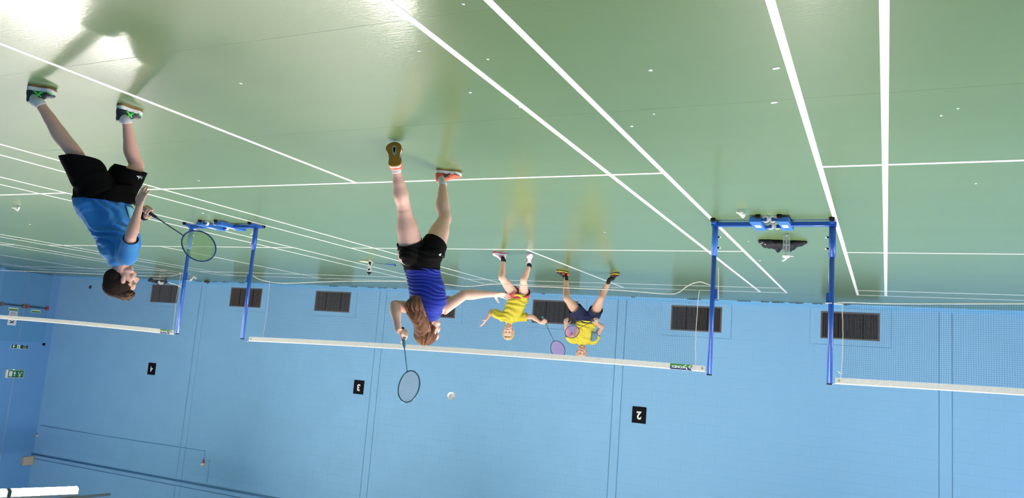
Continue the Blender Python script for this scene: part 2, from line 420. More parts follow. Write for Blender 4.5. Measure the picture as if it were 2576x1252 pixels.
def man(mb, o, s, du, dv, dn):
    """running figure pictogram"""
    def pr(poly): mb.prism([(u * s, v * s) for u, v in poly], o, du, dv, dn, .001)
    pr([(.1 + .09 * math.cos(t), .42 + .09 * math.sin(t)) for t in [i * math.pi / 4 for i in range(8)]])
    pr([(-.02, .05), (.12, .05), (.16, .32), (.02, .32)]); pr([(.1, .3), (.3, .2), (.33, .26), (.12, .36)])
    pr([(.04, .3), (-.2, .26), (-.2, .2), (.05, .22)]); pr([(0, .08), (-.22, -.18), (-.42, -.2), (-.42, -.27), (-.17, -.26), (.08, .02)])
    pr([(.04, .08), (.22, -.06), (.2, -.4), (.28, -.4), (.31, -.02), (.12, .1)])
DU, DV, DN = Vector((0, -1, 0)), Vector((0, 0, 1)), Vector((1, 0, 0))
# fire exit plate above the door: text | man | arrow
pc = onX(50, 871, XR - .01); e = empty('exit_sign', (XR, pc.y, pc.z)); tag(e, 'small dark green fire exit plate above the fire doors', 'sign')
el = e.location; Wd, Hd = .26, .065
MB().bevbox((XR - .012, pc.y - Wd - .01, pc.z - Hd - .01), (XR, pc.y + Wd + .01, pc.z + Hd + .01), .003).build('plate_edge', 'signwhite', e, el)
MB().box((XR - .014, pc.y - Wd, pc.z - Hd), (XR - .011, pc.y + Wd, pc.z + Hd)).build('plate', 'signdark', e, el)
# viewer's right is -y
o0 = Vector((XR - .0155, pc.y, pc.z))
put_text('Fire', .062, o0 + DU * -.15 + DV * .03, DU, DV, DN, 'signwhite', e, el)
put_text('exit', .062, o0 + DU * -.15 + DV * -.03, DU, DV, DN, 'signwhite', e, el)
MB().prism([(-.06, -.055), (.04, -.055), (.04, .055), (-.06, .055)], o0 + DU * .05, DU, DV, DN, .001).build('white_field', 'signwhite', e, el)
m = MB(); man(m, o0 + DU * .04 + DN * -.001, .095, DU, DV, DN); m.build('running_figure', 'signdark', e, el)
MB().prism([(-.015, -.05), (.015, -.05), (.015, 0), (.045, 0), (0, .05), (-.045, 0), (-.015, 0)], o0 + DU * .19, DU, DV, DN, .001).build('arrow', 'signwhite', e, el)
# illuminated exit box higher up: man | arrow down | door
pc = onX(40, 940, XR - .06); e = empty('exit_light_box', (XR, pc.y, pc.z)); tag(e, 'green exit box with white end high above the fire doors', 'sign'); el = e.location
Wd, Hd = .235, .11
MB().bevbox((XR - .06, pc.y - Wd - .05, pc.z - Hd - .012), (XR, pc.y + Wd + .012, pc.z + Hd + .012), .004).build('case', 'white', e, el)
MB().box((XR - .062, pc.y - Wd, pc.z - Hd), (XR - .058, pc.y + Wd, pc.z + Hd)).build('green_face', 'signgreen', e, el)
o0 = Vector((XR - .0635, pc.y, pc.z))
m = MB(); man(m, o0 + DU * -.13, .19, DU, DV, DN); m.build('running_figure', 'signwhite', e, el)
MB().prism([(-.014, .07), (.014, .07), (.014, -.01), (.045, -.01), (0, -.075), (-.045, -.01), (-.014, -.01)], o0 + DU * .04, DU, DV, DN, .001).build('arrow', 'signwhite', e, el)
MB().prism([(-.05, -.08), (.05, -.08), (.05, .08), (-.05, .08)], o0 + DU * .16, DU, DV, DN, .001).build('door_symbol', 'signwhite', e, el)
MB().ell((XR - .06, pc.y - .08, pc.z - Hd - .016), (.01, .012, .01), nu=8, nv=6).build('charge_lamp', mat('led_green', (.1, .6, .3), .3, emit=(.2, 1, .5), estr=2), e, el)
tag(MB().tube([(XR - .012, pc.y - .02, pc.z + Hd + .01), (XR - .012, pc.y - .02, H - .02)], .009, n=6).build('cable_conduit', mat('pale_conduit', (.25, .38, .55), .5), None, (XR - .012, pc.y, pc.z)), 'thin pale conduit rising from the exit box', 'conduit')
ps_ = onY(228, 722, YB); tag(MB().bevbox((ps_.x - .035, YB - .03, ps_.z - .045), (ps_.x + .035, YB, ps_.z + .045), .004).build('wall_socket', 'rubber'), 'tiny dark fitting low on the back wall near the corner', 'fitting')

# ================================================================== LIGHTS
# rows of fluorescent battens hang between the courts
def batten_proto():
    e = empty('fluorescent_light')
    MB().bevbox((-.10, -.74, .0), (.10, .74, .05), .006).build('housing', 'galv', e)
    pr = [(-.085, 0), (-.085, -.09), (-.05, -.125), (0, -.135), (.05, -.125), (.085, -.09), (.085, 0)]
    MB().prism(pr, (0, -.72, -.001), (1, 0, 0), (0, 0, 1), (0, 1, 0), 1.44).build('diffuser', 'diffuser', e)
    for s in (-1, 1):
        pts = [(u * 1.06, v * 1.06) for u, v in pr]
        MB().prism(pts, (0, .72 * s - (.02 if s < 0 else 0), 0), (1, 0, 0), (0, 0, 1), (0, 1, 0), .02).build('end_cap', 'galv', e)
    return e
proto = batten_proto(); used = False
rows = [(-7.8, 'outermost row'), (-.55, 'row'), (6.67, 'row'), (13.9, 'row')]
for ri, (x, _) in enumerate(rows):
    tilt = .075 if ri == 3 else 0
    zr = 4.93 if ri == 3 else 5.0
    for k in range(5):
        yk = -3.05 + 1.53 * k
        o = proto if not used else copy_tree(proto); used = True
        zz = zr + (yk - 2.4) * tilt if ri == 3 and k >= 3 else zr
        o.location = (x, yk, zz); o.rotation_euler = (math.atan(tilt) if (ri == 3 and k >= 3) else 0, 0, 0)
        lab = 'glowing fluorescent batten at the edge of the photo by the end wall' if (ri == 3 and k == 4) else 'glowing fluorescent batten hanging between the courts, out of view'
        tag(o, lab, 'light', 'fluorescent battens over the courts')
    rl = empty('lighting_rail', (x, 0, zr + .06)); o3 = rl.location
    rm = MB(); ye = 4.65
    if ri == 3:
        zt = zr + (ye - 2.4) * tilt
        rm.box((x - .025, -4.6, zr + .052), (x + .025, .75, zr + .10)); rm.tube([(x, .75, zr + .12 + (.75 - 2.4) * tilt + .1), (x, 3.85, zr + .09 + (3.85 - 2.4) * tilt), (x, ye, zt + .06)], .03, n=4)
    else: rm.box((x - .025, -ye, zr + .052), (x + .025, ye, zr + .10))
    rm.build('rail', 'galv', rl, o3)
    for yy in (-3.8, 0, 3.0): MB().tube([(x, yy, zr + .08), (x, yy, H + .01)], .004, n=5).build('suspension_wire', 'galv', rl, o3)
    tag(rl, 'grey metal lighting rail sticking out past the glowing batten' if ri == 3 else 'grey metal lighting rail above the courts, out of view', 'rail', 'lighting rails')

# ================================================================== NETS AND POSTS
def net_post(x, s, lab):
    """portable post; s = direction (+1/-1) along X of its base arm with weight and castors"""
    e = empty('net_post', (x, 0, 0)); org = e.location; tag(e, lab, 'net post', 'portable badminton posts')
    MB().tube([(x, 0, .05), (x, 0, 1.548)], .0245, n=16).build('upright', 'post', e, org, True)
    MB().tube([(x, 0, .02), (x, 0, .36)], .031, n=16).build('sleeve', 'box' if s < 0 else 'post', e, org, True)
    MB().tube([(x, 0, 1.546), (x, 0, 1.556)], .025, n=16).build('top_cap', 'rubber', e, org, True)
    xb0, xb1 = x + s * .37, x + s * .475
    MB().bevbox((x - s * .035, -.035, .02), (xb0 + s * .01, .03, .062), .005).build('base_arm', 'post', e, org)
    bx = MB().bevbox((xb0, -.265, .018), (xb1, .2, .068), .005).build('weight_box', 'box', e, org)
    MB().box((xb0 + s * .028, -.10, .0675), (xb0 + s * .082, .03, .0692)).build('sticker', 'white', bx)
    for k in range(2): MB().box((xb0 + s * .038, -.075 + .05 * k, .0688), (xb0 + s * .07, -.06 + .05 * k, .0698)).build('sticker_print', 'cream', bx)
    for o_ in bx.children: o_.location = (-org.x, -org.y, -org.z)
    for yy in (-.22, .14):
        wx = xb1 + s * .045
        MB().bevbox((xb1 - s * .002, yy - .02, .03), (wx + s * .01, yy + .02, .055), .004).build('castor_bracket', 'post', e, org)
        wl = MB().tube([(wx, yy - .014, .032), (wx, yy + .014, .032)], .032, n=20).build('castor', 'white', e, org, False)
        hb = MB().tube([(wx, yy - .017, .032), (wx, yy + .017, .032)], .013, n=12).build('hub', 'post', wl); hb.location = (-org.x, -org.y, -org.z)
    MB().bevbox((x - .02, -.125, .014), (x + .02, .125, .046), .005).build('cross_foot', 'post', e, org)
    for fx, fy in ((x, -.135), (xb1 - s * .02, -.285), (x, .135)):
        MB().tube([(fx, fy, 0), (fx, fy, .03), (fx, fy, .036)], [.026, .024, .016], n=14).build('rubber_foot', 'rubber', e, org, True)
    for zz in (.17, .28):
        MB().tube([(x + s * .03, 0, zz), (x + s * .055, 0, zz - .004)], .008, n=8).build('stud', 'rubber', e, org)
        MB().tube([(x + s * .05, 0, zz - .004), (x + s * .062, 0, zz - .004)], .011, n=8).build('stud_cap', 'white', e, org)
    MB().bevbox((x + s * .022, -.01, .70), (x + s * .045, .01, .80), .003).build('cleat', 'post', e, org)
    return e
net_post(-1.105, 1, 'blue post holding the net that is cut by the photo edge')
net_post(0.0, -1, 'blue post beside the branded patch of the middle net')
net_post(6.12, 1, 'blue post at the far end of the middle net, by the boy\'s racket')
net_post(7.32, -1, 'blue post seen through the boy\'s racket')

def onY(x, y, Y):
    r = at(x, y, 1) - CAM; return CAM + r * ((Y - CAM.y) / r.y)
def xz(*pp): return [(p.x, p.z) for p in (onY(x, y, 0) for x, y in pp)]
def net(x0, x1, zt0, zt1, lab, mesh0, mesh1, bottom, left_hook=None, patch=None, step=.019):
    """tape from x0 to x1; mesh hangs from mesh0 to mesh1"""
    e = empty('badminton_net', ((x0 + x1) / 2, 0, .75)); org = e.location; tag(e, lab, 'net', 'badminton nets')
    L = x1 - x0
    def ztop(x):
        t = (x - x0) / L; return zt0 + (zt1 - zt0) * t - .045 * 4 * t * (1 - t) * .6
    # tape: folded band with puckers
    n = int(L / .03); V = []; F = []
    for i in range(n + 1):
        x = x0 + L * i / n; z = ztop(x); th = .004 + .0015 * noise.noise(Vector((x * 40, 1, 0)))
        for (dy, dz) in ((-th, -.058), (-th - .003 * noise.noise(Vector((x * 30, 0, 3))), -.03), (-th, -.007), (0, 0.002), (th, -.007), (th, -.058)):
            V.append((x, dy, z + dz + .0012 * noise.noise(Vector((x * 14, 2, dz * 20)))))
    for i in range(n):
        for k in range(6): a = i * 6 + k; b = i * 6 + (k + 1) % 6; F.append((a, b, b + 6, a + 6))
    F += [(0, 1, 2, 3, 4, 5), tuple(n * 6 + k for k in range(5, -1, -1))]
    tp = MB().add(V, F).build('top_tape', 'tape', e, org, False)
    for xe in (x0 + .03, x1 - .03):
        ey = MB().tube([(xe, -.008, ztop(xe) - .030), (xe, -.0035, ztop(xe) - .030)], [.010, .011], n=12).build('eyelet', 'beige', tp); ey.location = -org
    if patch:
        xa, xb = patch; V = []; z = ztop((xa + xb) / 2); y = -.0125
        sl = (ztop(xb) - ztop(xa)) / (xb - xa)
        def q(u, v): return (xa + (xb - xa) * u, y, z + sl * (xb - xa) * (u - .5) - .057 + .056 * v)
        g = MB().prism([(0, 0), (1, 0), (1, 1), (0, 1)], (0, 0, 0), (1, 0, 0), (0, 0, 1), (0, 1, 0), 0)
        a = MB(); a.add([q(0, 0), q(1, 0), q(1, .55), q(0, .55)], [(0, 1, 2, 3)]); a.add([(p[0], p[1] + .006, p[2]) for p in a.v[:4]], [(3, 2, 1, 0)])
        p1 = a.build('patch_green', 'greenlogo', tp); p1.location = -org
        a = MB(); a.add([q(0, .55), q(1, .55), q(1, 1), q(0, 1)], [(0, 1, 2, 3)]); a.add([(p[0], p[1] + .006, p[2]) for p in a.v[:4]], [(3, 2, 1, 0)])
        p2 = a.build('patch_blue', 'bluelogo', tp); p2.location = -org
        du = Vector((1, 0, sl)).normalized()
        t1 = put_text('YONEX', .036, Vector(q(.64, .5)) + Vector((0, -.002, 0)), du, (0, 0, 1), (0, -1, 0), 'digit', tp, bold=.0016, sx=1.05); t1.location = -org
        lg = MB(); c0 = Vector(q(.17, .5)) + Vector((0, -.002, 0))
        for s in (-1, 1):
            for pr in ([(-.022, .022), (-.004, .022), (.004, .0), (-.006, -.006)], [(-.012, -.024), (.004, -.024), (.024, -.008), (.014, .014), (.006, .004), (.012, -.006)]):
                lg.add([c0 + du * (s * .025 + u) + Vector((0, 0, v)) for u, v in pr], [tuple(range(len(pr)))])
        l1 = lg.build('emblem', 'digit', tp); l1.location = -org
    # mesh of knotted twine
    def zb(x):
        z = bottom_z(x)
        if patch and x0 < 1 and x < .50: z = bottom_z(.50) + (.50 - x) * -.13
        return z
    def bottom_z(x):
        for (xa, za), (xb, zb_) in zip(bottom, bottom[1:]):
            if xa <= x <= xb: t = (x - xa) / (xb - xa); return za + (zb_ - za) * t
        return bottom[-1][1] if x > bottom[-1][0] else bottom[0][1]
    mb = MB(); V = []; F = []
    def strand(pts, r):
        k = len(V); m = len(pts)
        for p in pts: V.extend(((p[0] - r, p[1], p[2] - r), (p[0] + r, p[1] - r, p[2]), (p[0] + r, p[1] + r, p[2] + r)))
        for i in range(m - 1):
            for j in range(3): a = k + i * 3 + j; b = k + i * 3 + (j + 1) % 3; F.append((a, b, b + 3, a + 3))
    nx = int((mesh1 - mesh0) / step); nz = 40; R_ = .00062
    def node(u, v):
        x = mesh0 + (mesh1 - mesh0) * u; zt = ztop(x) - .056; z = zt + (zb(x) - zt) * v
        edge = max(0, 1 - u * nx / 14) - max(0, 1 - (1 - u) * nx / 14)
        pull = edge * math.sin(v * math.pi) * .014 * (1 if nx else 0)
        return (x + pull + .004 * noise.noise(Vector((x * 5, z * 9, 0))), .006 * noise.noise(Vector((x * 3, z * 4, 5))), z + .005 * noise.noise(Vector((x * 4, z * 8, 9))))
    for i in range(nx + 1): strand([node(i / nx, v / 12) for v in range(13)], R_)
    nsx = max(20, int((mesh1 - mesh0) / .09))
    for j in range(1, nz + 1): strand([node(i / nsx, j / nz) for i in range(nsx + 1)], R_)
    mb.add(V, F); tag(mb.build('net_mesh', 'netmesh', e, org), 'fine dark square net mesh', kind='stuff')
    MB().tube([(x, -.002, z + .002 * noise.noise(Vector((x * 7, 0, 0)))) for x, z in bottom], .0025 if x0 > 5 else .0045, n=6, sub=6).build('bottom_cord', 'cord', e, org, True)
    for xm, sg in ((mesh0, 1), (mesh1, -1)):
        pts = [Vector(node(0 if sg > 0 else 1, v / 12)) for v in range(13)]
        MB().tube([p + Vector((.003 * noise.noise(p * 30), 0, 0)) for p in pts], (.0035 if (sg > 0 and x0 < 1 and x0 > 0) or (sg < 0 and x0 < 0) else .0018), n=6, sub=3).build('side_cord', 'cord', e, org, True)
    for xp, xt in ((x0, x0 - .03), (x1, x1 + .03)):
        MB().tube([(xp, 0, ztop(xp) - .01), (xt, 0, ztop(xp) + .01)], .003, n=6).build('tie_cord', 'cord', e, org)
    return e
# middle net (with its bottom cord rising to the post), net by the boy, net cut by the photo edge
net(.04, 6.0, 1.525, 1.575, 'badminton net between the players, across the middle of the photo', .135, 5.77,
    xz((1798, 721), (1778, 713), (1758, 708.4), (1732, 717.6), (1706, 735.6), (1680, 738.8), (1620, 734.5), (1534, 728), (1430, 723.8), (1381, 721), (1332, 719.5), (1252, 713.7), (1177, 719.8), (1121, 714.4), (1026, 707.7), (884, 706.5), (800, 708.8), (707, 711.8), (656, 703), (637, 693)),
    patch=(.17, .39))
net(7.39, 13.4, 1.565, 1.545, 'badminton net behind the boy in blue', 7.41, 13.3, [(7.40, .70), (7.6, .745), (8.3, .76), (10, .75), (11.5, .75), (13.4, .75)], patch=(7.45, 7.64), step=.0195)
net(-7.1, -1.155, 1.53, 1.545, 'badminton net cut off by the photo edge', -7.0, -1.2, [(-7.1, .76), (-5, .76)] + xz((2700, 763), (2575, 763), (2249, 763), (2126, 760), (2088, 765)))
# loose cords
def cord(pts, lab, r=.0042):
    o = Vector(pts[0]); tag(MB().tube(pts, r, n=6, sub=5).build('loose_cord', 'cord', None, o, True), lab, 'cord')
cord([at(1807, y, depth((-.02, 0, .5))) for y in (668, 690, 712, 735, 752)], 'white cord hanging on the post beside the branded patch')
cord([at(x, y, depth((-1.06, 0, .5))) for x, y in ((2088, 620), (2087, 660), (2085, 700), (2088, 735), (2088, 760))], 'thin white cord hanging on the post nearest the photo edge')
cord([(-1.115, -.035, .80), (-1.09, -.035, .80), (-1.06, .0, .798), (-1.14, .0, .802), (-1.2, 0, .803)], 'white cord knotted round the post nearest the photo edge')
d_ = depth((7.36, 0, .7))
cord([at(x, y, d_) for x, y in ((489, 694), (483, 702), (478, 706), (468, 706), (458, 712), (449, 721))], 'white cord end dangling on the post seen through the racket')
cord([at(x, y, d_) for x, y in ((424, 710), (440, 715), (451, 720), (461, 727))], 'second loose cord below the net behind the boy')
cord([at(x, y, depth((-1.2, 0, 1.4))) for x, y in ((2121, 938), (2116, 939), (2110, 935), (2107, 933))], 'short white cord hook under the tape of the cut off net')

# ================================================================== RACKETS AND SHUTTLECOCKS
def racket(mw, lab, frame, strings, grip, sh='shaft', length=.67, print_=None, butt='rubber'):
    """local frame: butt at origin, axis +Y, string plane XY"""
    e = empty('badminton_racket', mw=mw); tag(e, lab, 'racket', 'badminton rackets')
    g = MB().tube([(0, .004, 0), (0, .012, 0), (0, .10, 0), (0, .165, 0), (0, .185, 0)], [.0165, .0145, .0125, .012, .007], n=8, sub=3).build('grip', grip, e, smooth=True)
    MB().tube([(0, -.002, 0), (0, .012, 0)], [.0155, .0172], n=12).build('butt_cap', butt, g, smooth=True)
    MB().tube([(0, .18, 0), (0, .20, 0), (0, .41, 0)], [.0075, .0045, .0038], n=10, sub=2).build('shaft', sh, e, smooth=True)
    a, b = .098, .128; cy = length - .005 - b
    def pt(t):
        # egg-shaped head, narrower at the throat
        s = math.sin(t); return Vector((a * math.cos(t) * (1 - .07 * max(0, -s)), cy + b * s, 0))
    MB().tube([pt(2 * math.pi * i / 48) for i in range(48)], [(.0046, .005)] * 48, side=(0, 0, 1), n=8, closed=True).build('head_frame', frame, e, smooth=True)
    MB().tube([(0, .40, 0), (0, cy - b - .002, 0), (0, cy - b + .006, 0)], [.0042, .0055, .009], n=8).build('throat', frame, e, smooth=True)
    st = MB(); r = .00105; stp = .0066
    k = -int(a / stp)
    for i in range(k, -k + 1):
        x = i * stp; q = 1 - (x / a) ** 2
        if q < .03: continue
        h = b * math.sqrt(q); st.add([(x - r, cy - h * .985, r), (x + r, cy - h * .985, r), (x + r, cy + h * .985, r), (x - r, cy + h * .985, r)], [(0, 1, 2, 3)])
        st.add([(x, cy - h * .985, -r), (x, cy + h * .985, -r), (x, cy + h * .985, r * 2), (x, cy - h * .985, r * 2)], [(0, 1, 2, 3)])
    k = -int(b / stp)
    for i in range(k, -k + 1):
        y = i * stp; q = 1 - (y / b) ** 2
        if q < .03: continue
        h = a * math.sqrt(q) * (1 - .07 * max(0, -y / b)); st.add([(-h, cy + y - r, 0), (h, cy + y - r, 0), (h, cy + y + r, 0), (-h, cy + y + r, 0)], [(0, 1, 2, 3)])
        st.add([(-h, cy + y, -r), (h, cy + y, -r), (h, cy + y, r), (-h, cy + y, r)], [(0, 1, 2, 3)])
    tag(st.build('string_bed', strings, e), kind='stuff')
    return e
def frame_mw(butt, tip, normal):
    y = (Vector(tip) - Vector(butt)).normalized(); n = Vector(normal); z = (n - y * n.dot(y)).normalized(); x = y.cross(z); o = Vector(butt)
    return Matrix(((x.x, y.x, z.x, o.x), (x.y, y.y, z.y, o.y), (x.z, y.z, z.z, o.z), (0, 0, 0, 1)))
def shuttle(p, axis, lab, sc_=1.0, grp='shuttlecocks'):
    """p = centre, axis = direction from cork to open skirt"""
    z = Vector(axis).normalized(); x = z.orthogonal().normalized(); y = z.cross(x); p = Vector(p)
    mw = Matrix(((x.x, y.x, z.x, p.x), (x.y, y.y, z.y, p.y), (x.z, y.z, z.z, p.z), (0, 0, 0, 1))) @ Matrix.Scale(sc_, 4)
    e = empty('shuttlecock', mw=mw); tag(e, lab, 'shuttlecock', grp)
    MB().tube([(0, 0, -.042), (0, 0, -.039), (0, 0, -.030), (0, 0, -.018), (0, 0, -.016)], [.003, .0085, .0128, .0132, .0125], n=16).build('cork', 'cork', e, smooth=True)
    MB().tube([(0, 0, -.0185), (0, 0, -.0165)], .0135, n=16).build('band', 'signgreen', e, smooth=True)
    fe = MB()
    for i in range(16):
        t = 2 * math.pi * i / 16
        def q(r, z, da): return (r * math.cos(t + da), r * math.sin(t + da), z)
        fe.add([q(.0115, -.016, -.12), q(.0115, -.016, .12), q(.021, .014, .10), q(.0245, .022, .24), q(.0325, .040, .20), q(.0335, .045, .06), q(.0335, .045, -.04), q(.0328, .040, -.20), q(.0240, .022, -.15), q(.021, .014, -.10)], [tuple(range(10))])
    for zz, rr in ((-.002, .0163), (.008, .0195)): fe.tube([(rr * math.cos(t), rr * math.sin(t), zz) for t in [2 * math.pi * k / 24 for k in range(24)]], .0006, n=4, closed=True)
    fe.build('feather_skirt', 'feather', e)
    return e
#%%PART2
# ================================================================== PEOPLE
M['skin'] = mat('skin_fair', (.72, .39, .29), .5, sss=.15, noise_amt=.06, nscale=14, bump=.15, bscale=120)
M['skin2'] = mat('skin_pale', (.80, .45, .34), .5, sss=.15, noise_amt=.05, nscale=14)
M['skin3'] = mat('skin_tan', (.62, .36, .25), .5, sss=.15, noise_amt=.06, nscale=14)
M['lip'] = mat('lips', (.42, .15, .13), .4)
M['eyew'] = mat('eye_white', (.6, .58, .55), .2)
M['iris'] = mat('iris', (.03, .025, .02), .2)
M['sock_w'] = mat('sock_white', (.72, .66, .64), .8, bump=.4, bscale=400)
M['sock_b'] = mat('sock_black', (.012, .012, .014), .8)

def organic(mb, name, m, parent, org, voxel=.005, smooth=3, cuts=(), disp=None, thick=0., extra=None):
    """fuse overlapping shapes into one continuous surface; open hems with cut planes (centre, direction, radius)"""
    t = mb.build('tmp', m); md = t.modifiers.new('r', 'REMESH'); md.mode = 'VOXEL'; md.voxel_size = voxel; md.use_smooth_shade = True
    if smooth: s_ = t.modifiers.new('s', 'SMOOTH'); s_.factor = .5; s_.iterations = smooth
    dg = bpy.context.evaluated_depsgraph_get(); me = bpy.data.meshes.new_from_object(t.evaluated_get(dg))
    om = t.data; bpy.data.objects.remove(t); bpy.data.meshes.remove(om)
    if disp:
        n = len(me.vertices); co = np.empty(n * 3, 'f'); me.vertices.foreach_get('co', co); co = co.reshape(-1, 3)
        no = np.array([v.normal[:] for v in me.vertices], 'f')
        co = co + no * disp(co, no)[:, None]; me.vertices.foreach_set('co', co.astype('f').ravel()); me.update()
    bm = bmesh.new(); bm.from_mesh(me)
    for c, d, r in cuts:
        c, d = Vector(c), Vector(d).normalized()
        fs = [f for f in bm.faces if (f.calc_center_median() - c).length < r]
        g = set(fs)
        for f in fs: g.update(f.verts); g.update(f.edges)
        bmesh.ops.bisect_plane(bm, geom=list(g), plane_co=c, plane_no=d, clear_outer=True)
    if cuts:
        seen = set(); best = []
        for v0 in bm.verts:
            if v0 in seen: continue
            st_ = [v0]; seen.add(v0); comp = []
            while st_:
                v = st_.pop(); comp.append(v)
                for e_ in v.link_edges:
                    o_ = e_.other_vert(v)
                    if o_ not in seen: seen.add(o_); st_.append(o_)
            best.append(comp)
        best.sort(key=len)
        kill = [v for c_ in best[:-1] for v in c_]
        if kill: bmesh.ops.delete(bm, geom=kill, context='VERTS')
    if extra is not None:
        k = [bm.verts.new(p) for p in extra.v]
        for f in extra.f:
            try: bm.faces.new([k[i] for i in f])
            except ValueError: pass
    bmesh.ops.translate(bm, verts=bm.verts, vec=-Vector(org))
    for f in bm.faces: f.smooth = True
    bm.to_mesh(me); bm.free(); me.name = name
    me.materials.clear(); me.materials.append(M[m] if isinstance(m, str) else m)
    o = bpy.data.objects.new(name, me); COL.objects.link(o); o.parent = parent
    if thick:
        sd = o.modifiers.new('s', 'SOLIDIFY'); sd.thickness = thick; sd.offset = 0
    return o

def unit(v): return Vector(v).normalized()
def frame(fwd, up):
    u = unit(up); f = Vector(fwd); f = (f - u * f.dot(u)).normalized(); s = f.cross(u)    # s = the person's right
    return s, f, u
def L3(o, ax, p): return Vector(o) + ax[0] * p[0] + ax[1] * p[1] + ax[2] * p[2]

def head(mb, c, ax, k):
    def e(p, r): mb.ell(L3(c, ax, [q * k for q in p]), [q * k for q in r], ax, 18, 12)
    e((0, -.014, .028), (.073, .094, .082)); e((0, .022, -.030), (.058, .066, .075)); e((0, .052, -.088), (.025, .024, .020))
    e((0, .072, -.016), (.032, .022, .034)); e((0, .066, .035), (.052, .026, .034)); e((0, .082, .020), (.046, .012, .010))
    for s in (-1, 1):
        e((s * .036, .056, -.028), (.024, .022, .028)); e((s * .074, -.006, -.006), (.010, .017, .034)); e((s * .079, -.012, .004), (.005, .012, .024)); e((s * .076, -.002, -.030), (.007, .009, .011))
        e((s * .040, .030, -.070), (.018, .040, .022)); e((s * .009, .096, -.024), (.007, .008, .006))
    mb.tube([L3(c, ax, (0, .088 * k, .018 * k)), L3(c, ax, (0, .104 * k, -.008 * k)), L3(c, ax, (0, .110 * k, -.024 * k))], [.007 * k, .009 * k, .0105 * k], n=12)
    e((0, .088, -.052), (.022, .010, .006)); e((0, .086, -.063), (.019, .010, .006))
def face(p, org, c, ax, k, brow):
    for s in (-1, 1):
        q = L3(c, ax, (s * .031 * k, .0745 * k, .004 * k))
        ey = MB().ell(q, (.0115 * k, .0075 * k, .0052 * k), ax, 12, 8).build('eye', 'eyew', p, org, True)
        MB().ell(q + ax[1] * (.0052 * k), (.005 * k, .0032 * k, .0048 * k), ax, 10, 8).build('iris', 'iris', ey, org, True)
        MB().tube([L3(c, ax, (s * .014 * k, .0925 * k, .021 * k)), L3(c, ax, (s * .032 * k, .087 * k, .027 * k)), L3(c, ax, (s * .045 * k, .076 * k, .021 * k))], [(.003 * k, .002 * k)] * 3, n=6, sub=3).build('eyebrow', brow, p, org, True)
    MB().ell(L3(c, ax, (0, .0915 * k, -.0575 * k)), (.020 * k, .006 * k, .0058 * k), ax, 12, 8).build('lips', 'lip', p, org, True)

def hand(mb, wrist, d, nrm, side, k, curl=(.2, .2, .2, .2), spread=.12, thumb=(.5, .3), tdir=(.75, .65, .2)):
    """d = fingers' direction, nrm = way the palm faces, side = thumb side"""
    d, side = unit(d), Vector(side); side = unit(side - d * side.dot(d)); n = d.cross(side)
    if n.dot(Vector(nrm)) < 0: n = -n
    w_ = Vector(wrist)
    mb.tube([w_ - d * .02 * k, w_ + d * .012 * k, w_ + d * .045 * k, w_ + d * .080 * k, w_ + d * .09 * k], [(.024 * k, .018 * k), (.026 * k, .018 * k), (.036 * k, .016 * k), (.041 * k, .0135 * k), (.036 * k, .010 * k)], side=side, n=14, sub=2)
    for i, (ln, cu) in enumerate(zip((.93, 1.03, .98, .78), curl)):
        off = (1.5 - i) * .0205 * k; p = w_ + d * ((.083 - .004 * abs(i - 1.2)) * k) + side * off
        ang = 0; fd0 = unit(d + side * ((1.5 - i) * spread)); pts = [p - d * .02 * k, p]; rr = [.0095 * k, .0092 * k]
        for j, sl in enumerate((.043, .028, .022)):
            ang += cu * (1.0 if j == 0 else 1.05)
            p = p + (fd0 * math.cos(ang) + n * math.sin(ang)) * (sl * ln * k); pts.append(p); rr.append((.0086, .0078, .0062)[j] * k)
        mb.tube(pts, rr, n=8)
    td = unit(side * tdir[0] + d * tdir[1] + n * tdir[2]); p = w_ + d * .022 * k + side * .026 * k
    a = p + td * .040 * k; t2 = unit(td + n * thumb[0] + d * thumb[1]); b = a + t2 * .030 * k; c = b + unit(t2 + n * thumb[0] * .6) * .022 * k
    mb.tube([p - side * .012 * k, p, a, b, c], [.015 * k, .015 * k, .0115 * k, .0098 * k, .0072 * k], n=8)
    return n

def grip_hand(mb, G, axis, elbow, k, flip=1):
    """hand closed round a handle at G; returns the wrist"""
    a = unit(axis); v = Vector(G) - Vector(elbow); d = unit(v - a * v.dot(a)); n = d.cross(a) * flip
    wr = Vector(G) - d * .062 * k - n * .027 * k
    hand(mb, wr, d, n, a, k, curl=(1.15, 1.2, 1.2, 1.25), spread=.02, thumb=(1.0, .2), tdir=(.55, .6, .6))
    return wr

def limb(mb, pts, rads, side=None): mb.tube(pts, rads, side, n=32, sub=5)
def leg(mb, hip, knee, ankle, r, bulge):
    """tapered leg; bulge = direction the calf swells (backwards)"""
    hip, knee, ankle = Vector(hip), Vector(knee), Vector(ankle); b = unit(bulge)
    limb(mb, [hip, hip.lerp(knee, .45), hip.lerp(knee, .85), knee, knee.lerp(ankle, .14) + b * r[3] * .10, knee.lerp(ankle, .33) + b * r[3] * .30, knee.lerp(ankle, .62) + b * r[3] * .12, knee.lerp(ankle, .88), ankle],
         [r[0], r[1], r[2] * 1.06, r[2], r[2] * .98, r[3], r[3] * .80, r[4] * 1.05, r[4]])
    mb.ell(knee - b * r[2] * .28, (r[2] * .72, r[2] * .72, r[2] * .8))
def arm(mb, sh, el, wr, r):
    sh, el, wr = Vector(sh), Vector(el), Vector(wr)
    limb(mb, [sh, sh.lerp(el, .5), sh.lerp(el, .9), el, el.lerp(wr, .25), el.lerp(wr, .7), wr], [r[0], r[1], r[2] * 1.02, r[2], r[2] * 1.06, r[3] * 1.12, r[3]])

